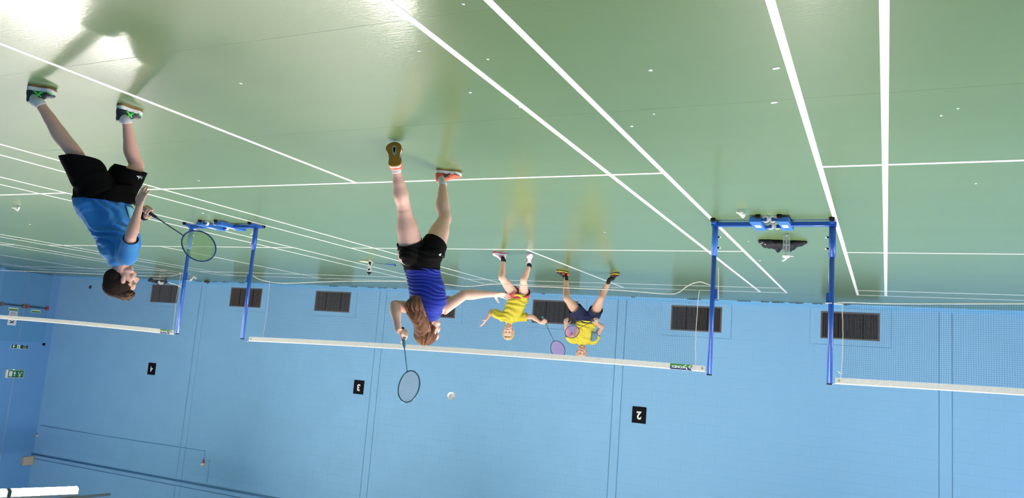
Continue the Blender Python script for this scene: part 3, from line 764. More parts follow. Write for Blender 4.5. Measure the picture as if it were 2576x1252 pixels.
def shoe(person, org, heel, toe, up, W, cols, ankle, k=1.0, stripe=None, tongue=None, sock=None, sock_h=.05):
    """heel / toe: ground line ends; cols = (upper, midsole, outsole)"""
    heel, toe = Vector(heel), Vector(toe); f = (toe - heel); Ln = f.length; f.normalize(); u = Vector(up); u = (u - f * u.dot(f)).normalized(); s = f.cross(u)
    def q(a, b, c): return heel + f * (a * Ln) + s * (b * W) + u * c
    def outline(g=1.0): 
        ctl = [(0.0, 0), (.02, .26), (.12, .37), (.32, .33), (.5, .36), (.72, .50), (.88, .40), (.97, .18), (1.0, 0), (.97, -.18), (.88, -.38), (.72, -.44), (.5, -.34), (.32, -.33), (.12, -.37), (.02, -.26)]
        o_ = []; n_ = len(ctl)
        for i in range(n_):
            p0, p1, p2, p3 = (Vector(ctl[(i + j) % n_]) for j in (-1, 0, 1, 2))
            for t in (0, .33, .67): o_.append(.5 * (2 * p1 + (p2 - p0) * t + (2 * p0 - 5 * p1 + 4 * p2 - p3) * t * t + (3 * p1 - p0 - 3 * p2 + p3) * t ** 3))
        return [(.5 + (a - .5) * g, b * g) for a, b in o_]
    def slab(z0, z1, g0, g1, name, m, par):
        A = [q(a, b, z0 + .012 * k * max(0, a - .8) * 3) for a, b in outline(g0)]; B = [q(a, b, z1 + .012 * k * max(0, a - .8) * 3) for a, b in outline(g1)]; n = len(A)
        return MB().add(A + B, [tuple(range(n)), tuple(range(2 * n - 1, n - 1, -1))] + [(i, n + i, n + (i + 1) % n, (i + 1) % n) for i in range(n)]).build(name, m, par, org, False)
    mb = MB(); ax = (f, s, u)
    mb.ell(q(.16, 0, .038 * k), (.17 * Ln, .37 * W, .036 * k), ax); mb.ell(q(.45, 0, .035 * k), (.30 * Ln, .33 * W, .034 * k), ax)
    mb.ell(q(.74, .02, .028 * k), (.25 * Ln, .45 * W, .024 * k), ax)
    mb.tube([q(.52, 0, .045 * k), q(.38, 0, .060 * k), q(.24, 0, .068 * k)], [(.24 * W, .018 * k), (.30 * W, .024 * k), (.34 * W, .03 * k)], side=s, n=12, sub=3)
    an = Vector(ankle); mb.tube([q(.22, 0, .03 * k), q(.22, 0, .075 * k), q(.23, 0, .088 * k)], [(.38 * W, .20 * Ln), (.39 * W, .19 * Ln), (.385 * W, .175 * Ln)], side=s, n=24)
    sh = organic(mb, 'shoe', cols[0], person, org, .004, 3)
    slab(.010 * k, (.022 if cols[1] == 'shoe_yellow' else .029) * k, 1.0, .97, 'midsole', cols[1], sh); slab(0, .0105 * k, .97, 1.0, 'outsole', cols[2], sh)
    if stripe:
        for sd in (-1, 1):
            for pts in ([(.26, .365, .030), (.40, .335, .045), (.54, .24, .055)], [(.56, .35, .028), (.43, .335, .046), (.30, .31, .066)]):
                MB().tube([q(a, b * sd, c * k) for a, b, c in pts], [(.005 * k, .002), (.0065 * k, .002), (.004 * k, .002)], side=f, n=6, sub=3).build('stripe', stripe, sh, org, True)
            MB().tube([q(.70, .46 * sd, .028 * k), q(.84, .38 * sd, .034 * k), q(.93, .20 * sd, .034 * k)], [(.004, .003)] * 3, n=6, sub=3).build('toe_stripe', stripe, sh, org, True)
    lc = MB()
    for i in range(4):
        a = .36 + .075 * i; zc = (.082 - .012 * i) * k
        lc.tube([q(a, -.18, zc - .010 * k), q(a, 0, zc), q(a, .18, zc - .010 * k)], .003 * k, n=5, sub=2)
    lc.build('laces', tongue or cols[1], sh, org, True)
    if sock:
        a2 = Vector(sock_h)
        MB().tube([q(.23, 0, .05 * k), q(.23, 0, .085 * k).lerp(an, .5), an, a2], [.030, .033, .034, .0365], n=18, sub=3).build('sock', sock, person, org, True)
    return sh

def decal(polys, c0, du, dv_, target, name, m, parent, org, lift=.004):
    """flat print wrapped on to a garment: each outline point is dropped on to the cloth along the view of that side"""
    bpy.context.view_layer.update(); mb = MB(); c0 = Vector(c0); to = Vector(org)
    n = unit(du).cross(unit(dv_))
    if n.dot(c0 - CAM) < 0: n = -n
    for pr in polys:
        pts = []
        for u_, v_ in pr:
            p = c0 + Vector(du) * u_ + Vector(dv_) * v_
            ok, loc, _, _ = target.ray_cast(p - n * .4 - to, n)
            pts.append((loc + to if ok else p) - n * lift)
        mb.add(pts, [tuple(range(len(pts)))])
    o = mb.build(name, m, parent, org); md = o.modifiers.new('s', 'SOLIDIFY'); md.thickness = .0012
    return o
EMB = []
for _s in (-1, 1):
    for _p in ([(-.010, -.012), (-.002, -.012), (.002, .0), (-.003, .003)], [(-.005, .012), (.003, .012), (.011, .003), (.006, -.008), (.003, -.003), (.006, .002)]):
        EMB.append([(u + _s * .012, v) for u, v in _p])

def wr_fold(co, axis, period, amp, seed=0, warp=.6):
    """cloth folds running across `axis`"""
    a = np.array(axis); t = co @ a
    nz = np.array([noise.noise(Vector((p[0] * 6 + seed, p[1] * 6, p[2] * 6))) for p in co])
    n2 = np.array([noise.noise(Vector((p[0] * 3 - seed, p[1] * 3, p[2] * 3 + 4))) for p in co])
    ph = (t / period + nz * warp * 2) * 2 * math.pi
    return amp * (np.sin(ph) * np.clip(.35 + n2 * 1.6, 0, 1.3)) 
Zv = Vector((0, 0, 1))

# ------------------------------------------------------------------ boy in blue, in profile, holding a racket
def boy():
    fwd = -RGT * .88 + FWD * .48; fwd.z = 0; fwd.normalize()
    org = ground(210, 238); P = empty('person', org); tag(P, 'boy in bright blue shirt and black shorts, standing in profile', 'person', 'badminton players')
    side = Vector((fwd.y, -fwd.x, 0))           # his right (away from the camera)
    J = dict(pel=at(262, 488, 5.38), wst=at(266, 530, 5.38), mid=at(290, 580, 5.38), chs=at(300, 625, 5.38), nek=at(308, 662, 5.38),
             hL=at(243, 488, 5.29), kL=at(188, 385, 5.22), aL=at(98, 258, 5.21), hR=at(298, 488, 5.47), kR=at(344, 418, 5.60), aR=at(317, 302, 5.52),
             sL=at(322, 640, 5.24), eL=at(329, 594, 5.13), wL=at(351, 519, 5.17), sR=at(312, 640, 5.53), eR=at(285, 560, 5.62))
    hc = at(306, 706, 5.38); hax = frame(fwd + FWD * .22 + Vector((0, 0, -.12)), Zv + fwd * .10); hk = .96
    mb = MB()
    limb(mb, [J['pel'], J['wst'], J['mid'], J['chs'], J['nek'] - Zv * .02], [(.115, .115), (.10, .105), (.10, .095), (.11, .092), (.05, .055)], side)
    mb.tube([J['nek'] - Zv * .04, L3(hc, hax, (0, -.02, -.055))], [.052, .047], n=14)
    head(mb, hc, hax, hk)
    back = -fwd
    leg(mb, J['hL'], J['kL'], J['aL'], (.078, .07, .049, .050, .030), back + Zv * -.2); leg(mb, J['hR'], J['kR'], J['aR'], (.078, .07, .049, .050, .030), back)
    arm(mb, J['sL'], J['eL'], J['wL'], (.045, .038, .036, .023))
    hand(mb, J['wL'], at(360, 478, 5.17) - J['wL'], -FWD * -1 + fwd * .2, -RGT * -.2 + fwd * -1 + FWD * .9, .86, curl=(.30, .22, .20, .28), spread=.08)
    butt, tip = at(341, 512, 5.44), at(534, 641, 5.40); ax = unit(tip - butt); G = butt + ax * .095
    wR = grip_hand(mb, G, ax, J['eR'], .86, -1)
    arm(mb, J['sR'], J['eR'], wR, (.045, .038, .034, .022))
    body = organic(mb, 'body', 'skin', P, org, .0042, 3)
    face(P, org, hc, hax, hk, M['hair_boy'])
    # hair: short dark sides, longer fringe swept over the top
    hb = MB(); cc = L3(hc, hax, (0, -.026, .034)); hb.ell(cc, (.082 * hk, .098 * hk, .086 * hk), hax, 20, 14); hb.ell(L3(hc, hax, (0, -.055, -.008)), (.066, .062, .075), hax); hb.ell(L3(hc, hax, (0, .012, .088)), (.066, .078, .034), hax)
    st = MB(); r2 = random.Random(3)
    organic(hb, 'hair', 'hair_boy', P, org, .005, 3, disp=lambda co, no: np.array([.0035 * noise.noise(Vector((p[0] * 60, p[1] * 60, p[2] * 160))) for p in co]))
    for i in range(170):
        u_ = r2.uniform(-1, 1); v0 = r2.uniform(-.085, .03); a = L3(hc, hax, (u_ * .062, v0, .121 - .035 * abs(u_) - .45 * max(0, -v0 - .02)))
        l_ = r2.uniform(.035, .075); b = a + hax[1] * l_ * .55 + hax[2] * r2.uniform(.004, .016); c_ = a + hax[1] * l_ + hax[2] * r2.uniform(-.028, -.004) + hax[0] * r2.uniform(-.01, .01)
        st.tube([a - hax[2] * .01, b, c_], [.0034, .0036, .001], n=5, sub=3)
    st.build('fringe', 'hair_fringe', P, org, True)
    # shirt
    sb = MB()
    limb(sb, [at(260, 488, 5.38), at(261, 508, 5.38), at(275, 546, 5.38), at(295, 590, 5.38), at(303, 628, 5.38), at(309, 655, 5.38), at(312, 668, 5.38)],
         [(.145, .186), (.145, .184), (.135, .154), (.13, .134), (.135, .126), (.10, .095), (.055, .06)], side)
    e1 = J['sL'].lerp(J['eL'], .86); e2 = J['sR'].lerp(J['eR'], .6)
    limb(sb, [J['sL'] - (J['sL'] - J['chs']) * .35 + Zv * .01, J['sL'] + Zv * .004, J['sL'].lerp(J['eL'], .5), J['sL'].lerp(J['eL'], 1.05)], [.07, .064, .053, .050])
    limb(sb, [J['chs'], J['sR'], J['sR'].lerp(J['eR'], .75)], [.07, .066, .06])
    fa = (fwd * .6 + Zv * .8)
    def dsp(co, no):
        h = np.clip((co[:, 2] - .66) / .1, 0, 1) * np.clip((1.08 - co[:, 2]) / .1, 0, 1)
        return (wr_fold(co, tuple(unit(Zv * .85 - fwd * .5)), .075, .013, 3, .8) + wr_fold(co, tuple(unit(Zv * .6 + fwd * .8)), .045, .0018, 8, 1.2)) * (.25 + .75 * h)
    organic(sb, 'shirt', 'shirt_blue', P, org, .0055, 4, [(at(260, 508, 5.38), -Zv, .5), (e1, J['eL'] - J['sL'], .10), (L3(hc, hax, (0, -.02, -.10)), Zv + fwd * .3, .085)], dsp, .003)
    # pale blue panel down the front of the shirt
    V = []; F = []; n = 14
    for i in range(n + 1):
        t = i / n; y = 513 + (580 - 513) * t; c_ = at(262 + 30 * t, y, 5.38)
        for j in range(5):
            an = -.25 + .26 * j; rad_f = .182 - .040 * t; rad_s = .148 - .010 * t
            V.append(c_ + fwd * (rad_f * math.cos(an) + .004) + (-side) * (rad_s * math.sin(an)))
    for i in range(n):
        for j in range(4): a = i * 5 + j; F.append((a, a + 1, a + 6, a + 5))
    o = MB().add(V, F).build('front_panel', 'shirt_panel', P, org, True); md = o.modifiers.new('s', 'SOLIDIFY'); md.thickness = .004
    # shorts
    tb = MB()
    limb(tb, [at(266, 516, 5.38), at(264, 500, 5.38), at(262, 470, 5.38)], [(.15, .196), (.152, .198), (.15, .185)], side)
    hl, hr = at(199, 399, 5.24), at(331, 424, 5.54)
    limb(tb, [at(245, 480, 5.31), at(228, 450, 5.28), hl, at(189, 378, 5.22)], [(.125, .125), (.125, .118), (.12, .108), (.118, .106)], side)
    limb(tb, [at(292, 482, 5.46), at(310, 455, 5.50), hr, at(339, 408, 5.57)], [(.125, .125), (.12, .118), (.115, .105), (.112, .102)], side)
    so = organic(tb, 'shorts', 'shorts_black', P, org, .0055, 4, [(hl, -Zv + RGT * .06, .20), (hr, -RGT * .30 - UPV * .95, .19), (at(266, 511, 5.38), Zv, .4)], lambda co, no: wr_fold(co, (.3, .2, .9), .11, .003, 9), .003)
    decal(EMB, at(351, 446, 5.45), unit(-RGT), unit(UPV), so, 'hem_emblem', 'digit', P, org)
    # footwear
    hl_ = ground(70, 214); tl_ = hl_ + unit(ground(122, 222) - hl_) * .178
    hr_ = ground(297, 260); tr_ = hr_ + unit(ground(352, 279) - hr_) * .19
    C_ = ('shoe_navy', 'white', 'gum')
    shoe(P, org, hl_, tl_, Zv, .094, C_, J['aL'], 1.30, 'green_trim', 'shoe_navy', 'sock_w', J['aL'].lerp(J['kL'], .07))
    shoe(P, org, hr_, tr_, Zv, .094, C_, J['aR'], 1.30, 'green_trim', 'shoe_navy', 'sock_w', J['aR'].lerp(J['kR'], .06))
    # watch
    d_ = unit(wR - J['eR']); wp = wR - d_ * .035
    o = MB().tube([wp - d_ * .012, wp + d_ * .012], [.031, .030], n=18).build('watch_strap', 'rubber', P, org, True)
    racket(frame_mw(butt, tip, FWD + RGT * .15), 'blue racket with green strings held by the boy in blue', 'frame_blue', 'string_green', 'shaft', 'shaft', butt='gum')

# ------------------------------------------------------------------ girl in blue, seen from behind, racket raised
def girl():
    fwd = unit(Vector((FWD.x, FWD.y, 0)) * .93 - Vector((RGT.x, RGT.y, 0)) * .36); side = Vector((fwd.y, -fwd.x, 0))
    org = ground(1060, 400); P = empty('person', org); tag(P, 'girl in royal blue top seen from behind, racket raised to strike', 'person', 'badminton players')
    J = dict(pel=at(1060, 632, 6.2), wst=at(1066, 682, 6.2), mid=at(1073, 725, 6.2), chs=at(1076, 762, 6.22), nek=at(1082, 794, 6.25),
             hR=at(1034, 625, 6.16), kR=at(1016, 522, 6.05), aR=at(997, 428, 5.93), hL=at(1090, 622, 6.25), kL=at(1119, 548, 6.44), aL=at(1113, 460, 6.62),
             sR=at(1042, 775, 6.17), eR=at(993, 768, 6.03), sL=at(1112, 778, 6.27), eL=at(1168, 741, 6.38), wL=at(1242, 739, 6.52))
    hc = at(1079, 832, 6.26); hax = frame(fwd - Vector((RGT.x, RGT.y, 0)) * .38, Zv - RGT * -.10)
    mb = MB(); hk = 1.0
    limb(mb, [J['pel'], J['wst'], J['mid'], J['chs'], J['nek'] - Zv * .01], [(.145, .10), (.118, .085), (.13, .09), (.135, .09), (.05, .05)], side)
    mb.tube([J['sR'] - Zv * .015, J['chs'] + Zv * .035, J['sL'] - Zv * .015], [.052, .07, .052], n=14)
    mb.tube([J['nek'] - Zv * .05, L3(hc, hax, (0, -.02, -.055))], [.052, .046], n=14)
    head(mb, hc, hax, hk)
    mb.ell(J['hR'] - fwd * .02 + Zv * .05, (.09, .09, .09)); mb.ell(J['hL'] - fwd * .02 + Zv * .05, (.09, .09, .09))
    leg(mb, J['hR'], J['kR'], J['aR'], (.094, .085, .055, .060, .032), -fwd - side * .3); leg(mb, J['hL'], J['kL'], J['aL'], (.094, .082, .054, .058, .032), -fwd + side * .4)
    butt, tip = at(1012, 826, 6.02), at(1030, 984, 5.62); tip = butt + unit(tip - butt) * .67; ax = unit(tip - butt); G = butt + ax * .06
    wR = grip_hand(mb, G, ax, J['eR'] + side * .1, .9, 1)
    arm(mb, J['sR'], J['eR'], wR, (.05, .045, .040, .026)); arm(mb, J['sL'], J['eL'], J['wL'], (.052, .046, .041, .026))
    hand(mb, J['wL'], at(1282, 743, 6.58) - J['wL'], -Zv * -1 + FWD * .5, Zv * .55 + FWD * .8, .9, curl=(.10, .16, .20, .25), spread=.12)
    organic(mb, 'body', 'skin2', P, org, .0045, 4)
    # hair: long, brown, flying out of its tie
    hb = MB(); hb.ell(L3(hc, hax, (0, -.026, .028)), (.086, .100, .092), hax, 20, 14); hb.ell(L3(hc, hax, (.0, -.07, -.03)), (.07, .065, .085), hax)
    tail = [L3(hc, hax, (.0, -.09, .03)), at(1060, 812, 6.10), at(1048, 790, 6.04), at(1042, 768, 6.02), at(1046, 748, 6.03)]
    limb(hb, tail, [.05, .062, .066, .05, .018])
    r2 = random.Random(5); st = MB()
    for i in range(230):
        u_, v_ = r2.uniform(-1, 1), r2.uniform(-1, 1)
        a = L3(hc, hax, (.07 * u_, -.02 - .07 * abs(v_), .085 - .05 * abs(u_) * 1.2))
        pts = [a]; ph = r2.uniform(0, 6)
        for j, t in enumerate(tail[1:]):
            s_ = (.055, .066, .062, .045)[j]
            pts.append(t + RGT * (s_ * (u_ * .8 + .25 * math.sin(ph + j * 2))) + Vector((FWD.x, FWD.y, 0)) * (-s_ * (.55 - .35 * abs(u_) + .3 * v_)) + Zv * (.014 * math.sin(ph * 2 + j)))
        if r2.random() < .3: pts = pts[:4]
        st.tube(pts, [.003] + [.0048] * (len(pts) - 2) + [.001], n=5, sub=5)
    for i in range(150):
        an = r2.uniform(-1.5, 1.5); el = r2.uniform(.0, 1.45); rr = 1.02
        pts = [L3(hc, hax, (.086 * rr * math.sin(an) * math.cos(el - t), -.026 - .100 * rr * math.cos(an) * math.cos(el - t), .028 + .092 * rr * math.sin(el - t))) for t in (0, .35, .7, 1.0)]
        st.tube(pts, [.0015, .003, .003, .001], n=5, sub=3)
    organic(hb, 'hair', 'hair_brown', P, org, .006, 3, disp=lambda co, no: np.array([.006 * noise.noise(Vector((p[0] * 45, p[1] * 45, p[2] * 14))) for p in co]))
    st.build('hair_strands', 'hair_brown2', P, org, True)
    # top
    sb = MB()
    limb(sb, [at(1061, 655, 6.2), at(1063, 672, 6.2), at(1067, 700, 6.2), at(1074, 730, 6.2), at(1078, 760, 6.21), at(1084, 785, 6.24), at(1088, 800, 6.26)],
         [(.150, .125), (.147, .118), (.138, .108), (.148, .112), (.150, .112), (.095, .085), (.06, .065)], side)
    sb.tube([at(1064, 778, 6.2), at(1106, 783, 6.26)], [.05, .05], n=12)
    def dsp(co, no):
        t = np.array([noise.noise(Vector((p[0] * 5, p[1] * 5, p[2] * 9))) for p in co]); n2 = np.array([noise.noise(Vector((p[0] * 4 + 7, p[1] * 4, p[2] * 6))) for p in co])
        ph = (co[:, 2] / .031 + t * 1.6 + (co @ np.array(side)) * 2.0) * 2 * math.pi
        fade = np.clip((1.19 - co[:, 2]) / .12, .15, 1)
        return (.0062 * np.sin(ph) + .003 * np.sin(ph * 1.9 + 1)) * np.clip(.7 + n2, .2, 1.2) * fade
    organic(sb, 'tank_top', 'top_blue', P, org, .0045, 2, [(at(1062, 678, 6.2), -Zv, .35), (at(1090, 800, 6.27), Zv, .06)], dsp, .003)
    tb = MB()
    limb(tb, [at(1063, 690, 6.2), at(1062, 675, 6.2), at(1060, 650, 6.2), at(1059, 630, 6.2)], [(.138, .112), (.145, .118), (.172, .13), (.165, .125)], side)
    tb.ell(J['hR'] - fwd * .025 + Zv * .05 - side * .012, (.088, .095, .09)); tb.ell(J['hL'] - fwd * .025 + Zv * .05 + side * .012, (.088, .095, .09))
    h1, h2 = at(1028, 607, 6.15), at(1097, 613, 6.28)
    limb(tb, [at(1041, 645, 6.17), J['hR'], at(1024, 585, 6.12)], [(.10, .11), (.10, .107), (.094, .098)], side)
    limb(tb, [at(1085, 640, 6.23), J['hL'], at(1108, 585, 6.33)], [(.105, .115), (.10, .107), (.094, .098)], side)
    so = organic(tb, 'shorts', 'shorts_black2', P, org, .005, 14, [(h1, J['kR'] - J['hR'] + RGT * .02, .155), (h2, J['kL'] - J['hL'] + RGT * -.05, .15), (at(1062, 684, 6.2), Zv, .3)], lambda co, no: wr_fold(co, (0, 0, 1), .045, .0022, 4), .003)
    decal([[(-.012, .0), (.0, .008), (.014, .012), (.004, -.012), (-.004, -.010)]], at(1110, 641, 6.2), unit(-RGT), unit(UPV), so, 'hem_emblem', 'digit', P, org)
    # right shoe: on tiptoe, sole towards the viewer
    toe = ground(991, 353) + Zv * .004; heel = at(993, 418, 5.83); f = toe - heel; L_ = .235; heel = toe - unit(f) * L_ if f.length < .15 else heel
    upv = Vector((FWD.x, FWD.y, 0)) * 1 + Zv * .25
    C_ = ('shoe_orange', 'white', 'gum2')
    sh = shoe(P, org, heel, toe + unit(toe - heel) * .0, upv, .128, C_, J['aR'] , 1.2, 'shoe_dark', 'shoe_orange', None)
    # shank window on the sole
    fx = unit(toe - heel); nx = unit(upv - fx * upv.dot(fx)); cx = heel.lerp(toe, .60) - nx * .0015; sx = fx.cross(nx)
    MB().prism([(-.045, .0), (-.02, -.014), (.035, -.018), (.048, 0), (.035, .018), (-.02, .014)], cx, fx, sx, -nx, .0015).build('shank', 'silver', sh, org)
    MB().prism([(-.02, .0), (0, -.008), (.028, -.012), (.028, .006), (0, .006)], cx - nx * .0016, fx, sx, -nx, .001).build('shank_mark', 'rubber', sh, org)
    MB().tube([J['aR'] - (J['kR'] - J['aR']) * .11, J['aR'], J['aR'].lerp(J['kR'], .05)], [.040, .036, .037], n=14, sub=2).build('sock', 'sock_w', P, org, True)
    hl = ground(1096, 424) + FWD * .02; hl.z = 0; dv = unit(Vector((-RGT.x, -RGT.y, 0)) * .98 + Vector((FWD.x, FWD.y, 0)) * .1)
    shoe(P, org, hl, hl + dv * .225, Zv, .10, C_, J['aL'], 1.22, 'shoe_dark', 'shoe_orange', 'sock_w', J['aL'].lerp(J['kL'], .07))
    racket(frame_mw(butt, tip, FWD - RGT * .35), 'light blue racket with white strings raised by the girl', 'frame_cyan', 'string_white', 'shaft_cyan', 'shaft_cyan')

# ------------------------------------------------------------------ the two players in yellow beyond the net
def blond():
    D = 11.42; fw = -unit(Vector((FWD.x, FWD.y, 0))); side = Vector((fw.y, -fw.x, 0))   # faces the camera; his right = photo right
    org = ground(1296, 635); P = empty('person', org); tag(P, 'fair-haired player in yellow shirt and red shorts behind the net', 'person', 'badminton players')
    J = dict(pel=at(1303, 738, D), wst=at(1300, 757, D), mid=at(1292, 776, D), chs=at(1284, 795, D), nek=at(1280, 807, D),
             hA=at(1291, 736, D), kA=at(1262, 698, D - .15), aA=at(1267, 655, D + .03), hB=at(1317, 736, D), kB=at(1317, 704, D - .2), aB=at(1332, 668, D - .1),
             sA=at(1259, 797, D), eA=at(1236, 783, D + .05), wA=at(1223, 804, D - .02), sB=at(1307, 799, D), eB=at(1338, 796, D - .05))
    hc = at(1279, 834, D - .03); hax = frame(fw + Vector((RGT.x, RGT.y, 0)) * .12, Zv + RGT * -.02); hk = .98
    mb = MB()
    limb(mb, [J['pel'], J['wst'], J['mid'], J['chs'], J['nek']], [(.12, .09), (.11, .085), (.115, .09), (.12, .085), (.045, .045)], side)
    mb.tube([J['sA'], J['chs'] + Zv * .01, J['sB']], [.045, .06, .045], n=12); mb.tube([J['nek'] - Zv * .03, L3(hc, hax, (0, -.02, -.05))], [.045, .042], n=12); head(mb, hc, hax, hk)
    leg(mb, J['hA'], J['kA'], J['aA'], (.075, .066, .047, .047, .028), -fw); leg(mb, J['hB'], J['kB'], J['aB'], (.075, .066, .047, .047, .028), -fw)
    butt = at(1363, 793, D - .1); tip = at(1409, 891, D - .12); tip = butt + unit(tip - butt) * .67; ax = unit(tip - butt); G = butt + ax * .09
    wB = grip_hand(mb, G, ax, J['eB'], .84, 1)
    arm(mb, J['sB'], J['eB'], wB, (.043, .038, .033, .021)); arm(mb, J['sA'], J['eA'], J['wA'], (.043, .038, .033, .021))
    hand(mb, J['wA'], at(1210, 822, D - .08) - J['wA'], -Zv + fw * .3, RGT * -.3 - Zv + fw, .84, curl=(.1, .15, .2, .2), spread=.12)
    organic(mb, 'body', 'skin2', P, org, .005, 3); face(P, org, hc, hax, hk, M['hair_blond'])
    hb = MB(); hb.ell(L3(hc, hax, (0, -.022, .036)), (.084, .096, .086), hax, 18, 12); hb.ell(L3(hc, hax, (-.01, -.06, -.005)), (.074, .06, .08), hax); hb.ell(L3(hc, hax, (.0, .03, .088)), (.064, .058, .028), hax)
    organic(hb, 'hair', 'hair_blond', P, org, .006, 3, disp=lambda co, no: np.array([.006 * noise.noise(Vector((p[0] * 50, p[1] * 50, p[2] * 20))) for p in co]))
    sb = MB()
    limb(sb, [at(1309, 728, D), at(1308, 738, D), at(1301, 757, D), at(1294, 775, D), at(1287, 793, D), at(1281, 804, D), at(1279, 812, D)], [(.142, .115), (.140, .115), (.138, .11), (.138, .108), (.138, .10), (.09, .08), (.05, .055)], side)
    eA, eB = J['sA'].lerp(J['eA'], .80), J['sB'].lerp(J['eB'], .62)
    limb(sb, [J['chs'] + RGT * .07, J['sA'] + Zv * -.01, J['sA'].lerp(J['eA'], 1.0)], [.075, .062, .062]); limb(sb, [J['chs'] - RGT * .07, J['sB'] + Zv * -.01, J['sB'].lerp(J['eB'], .8)], [.075, .062, .06])
    organic(sb, 'shirt', 'shirt_yellow', P, org, .006, 3, [(at(1309, 742, D), -Zv + RGT * .05, .3), (eA, J['eA'] - J['sA'], .10), (eB, J['eB'] - J['sB'], .10)], lambda co, no: wr_fold(co, (.2, .1, .95), .07, .008, 2), .003)
    tb = MB(); limb(tb, [at(1306, 756, D), at(1306, 735, D)], [(.138, .112), (.14, .112)], side)
    h1, h2 = at(1284, 731, D - .03), at(1322, 735, D - .06)
    limb(tb, [at(1296, 740, D), at(1288, 734, D - .02), at(1275, 716, D - .1)], [.098, .095, .09]); limb(tb, [at(1317, 740, D), at(1319, 735, D - .05), at(1318, 718, D - .14)], [.09, .088, .082])
    organic(tb, 'shorts', 'shorts_red', P, org, .006, 3, [(h1, J['kA'] - J['hA'], .16), (h2, J['kB'] - J['hB'], .15), (at(1306, 752, D), Zv, .3)], None, .003)
    C_ = ('shoe_white', 'white', 'shoe_pink')
    f1 = unit(Vector((RGT.x, RGT.y, 0)) * .85 + fw * .5); h = ground(1273, 638); shoe(P, org, h, h + f1 * .225, Zv, .095, C_, J['aA'], 1.25, 'shoe_pink', 'shoe_pink', 'sock_b', J['aA'].lerp(J['kA'], .05))
    t2 = ground(1333, 634); h2_ = t2 - fw * .15 + Zv * .125; shoe(P, org, h2_, t2 + Zv * .004, fw * .7 + Zv, .098, C_, J['aB'], 1.2, 'shoe_pink', 'shoe_pink', 'sock_b', J['aB'].lerp(J['kB'], .10))
    racket(frame_mw(butt, tip, FWD), 'racket with purple strings held out by the fair-haired player', 'frame_navy', 'string_purple', 'grip_grey', 'shaft')

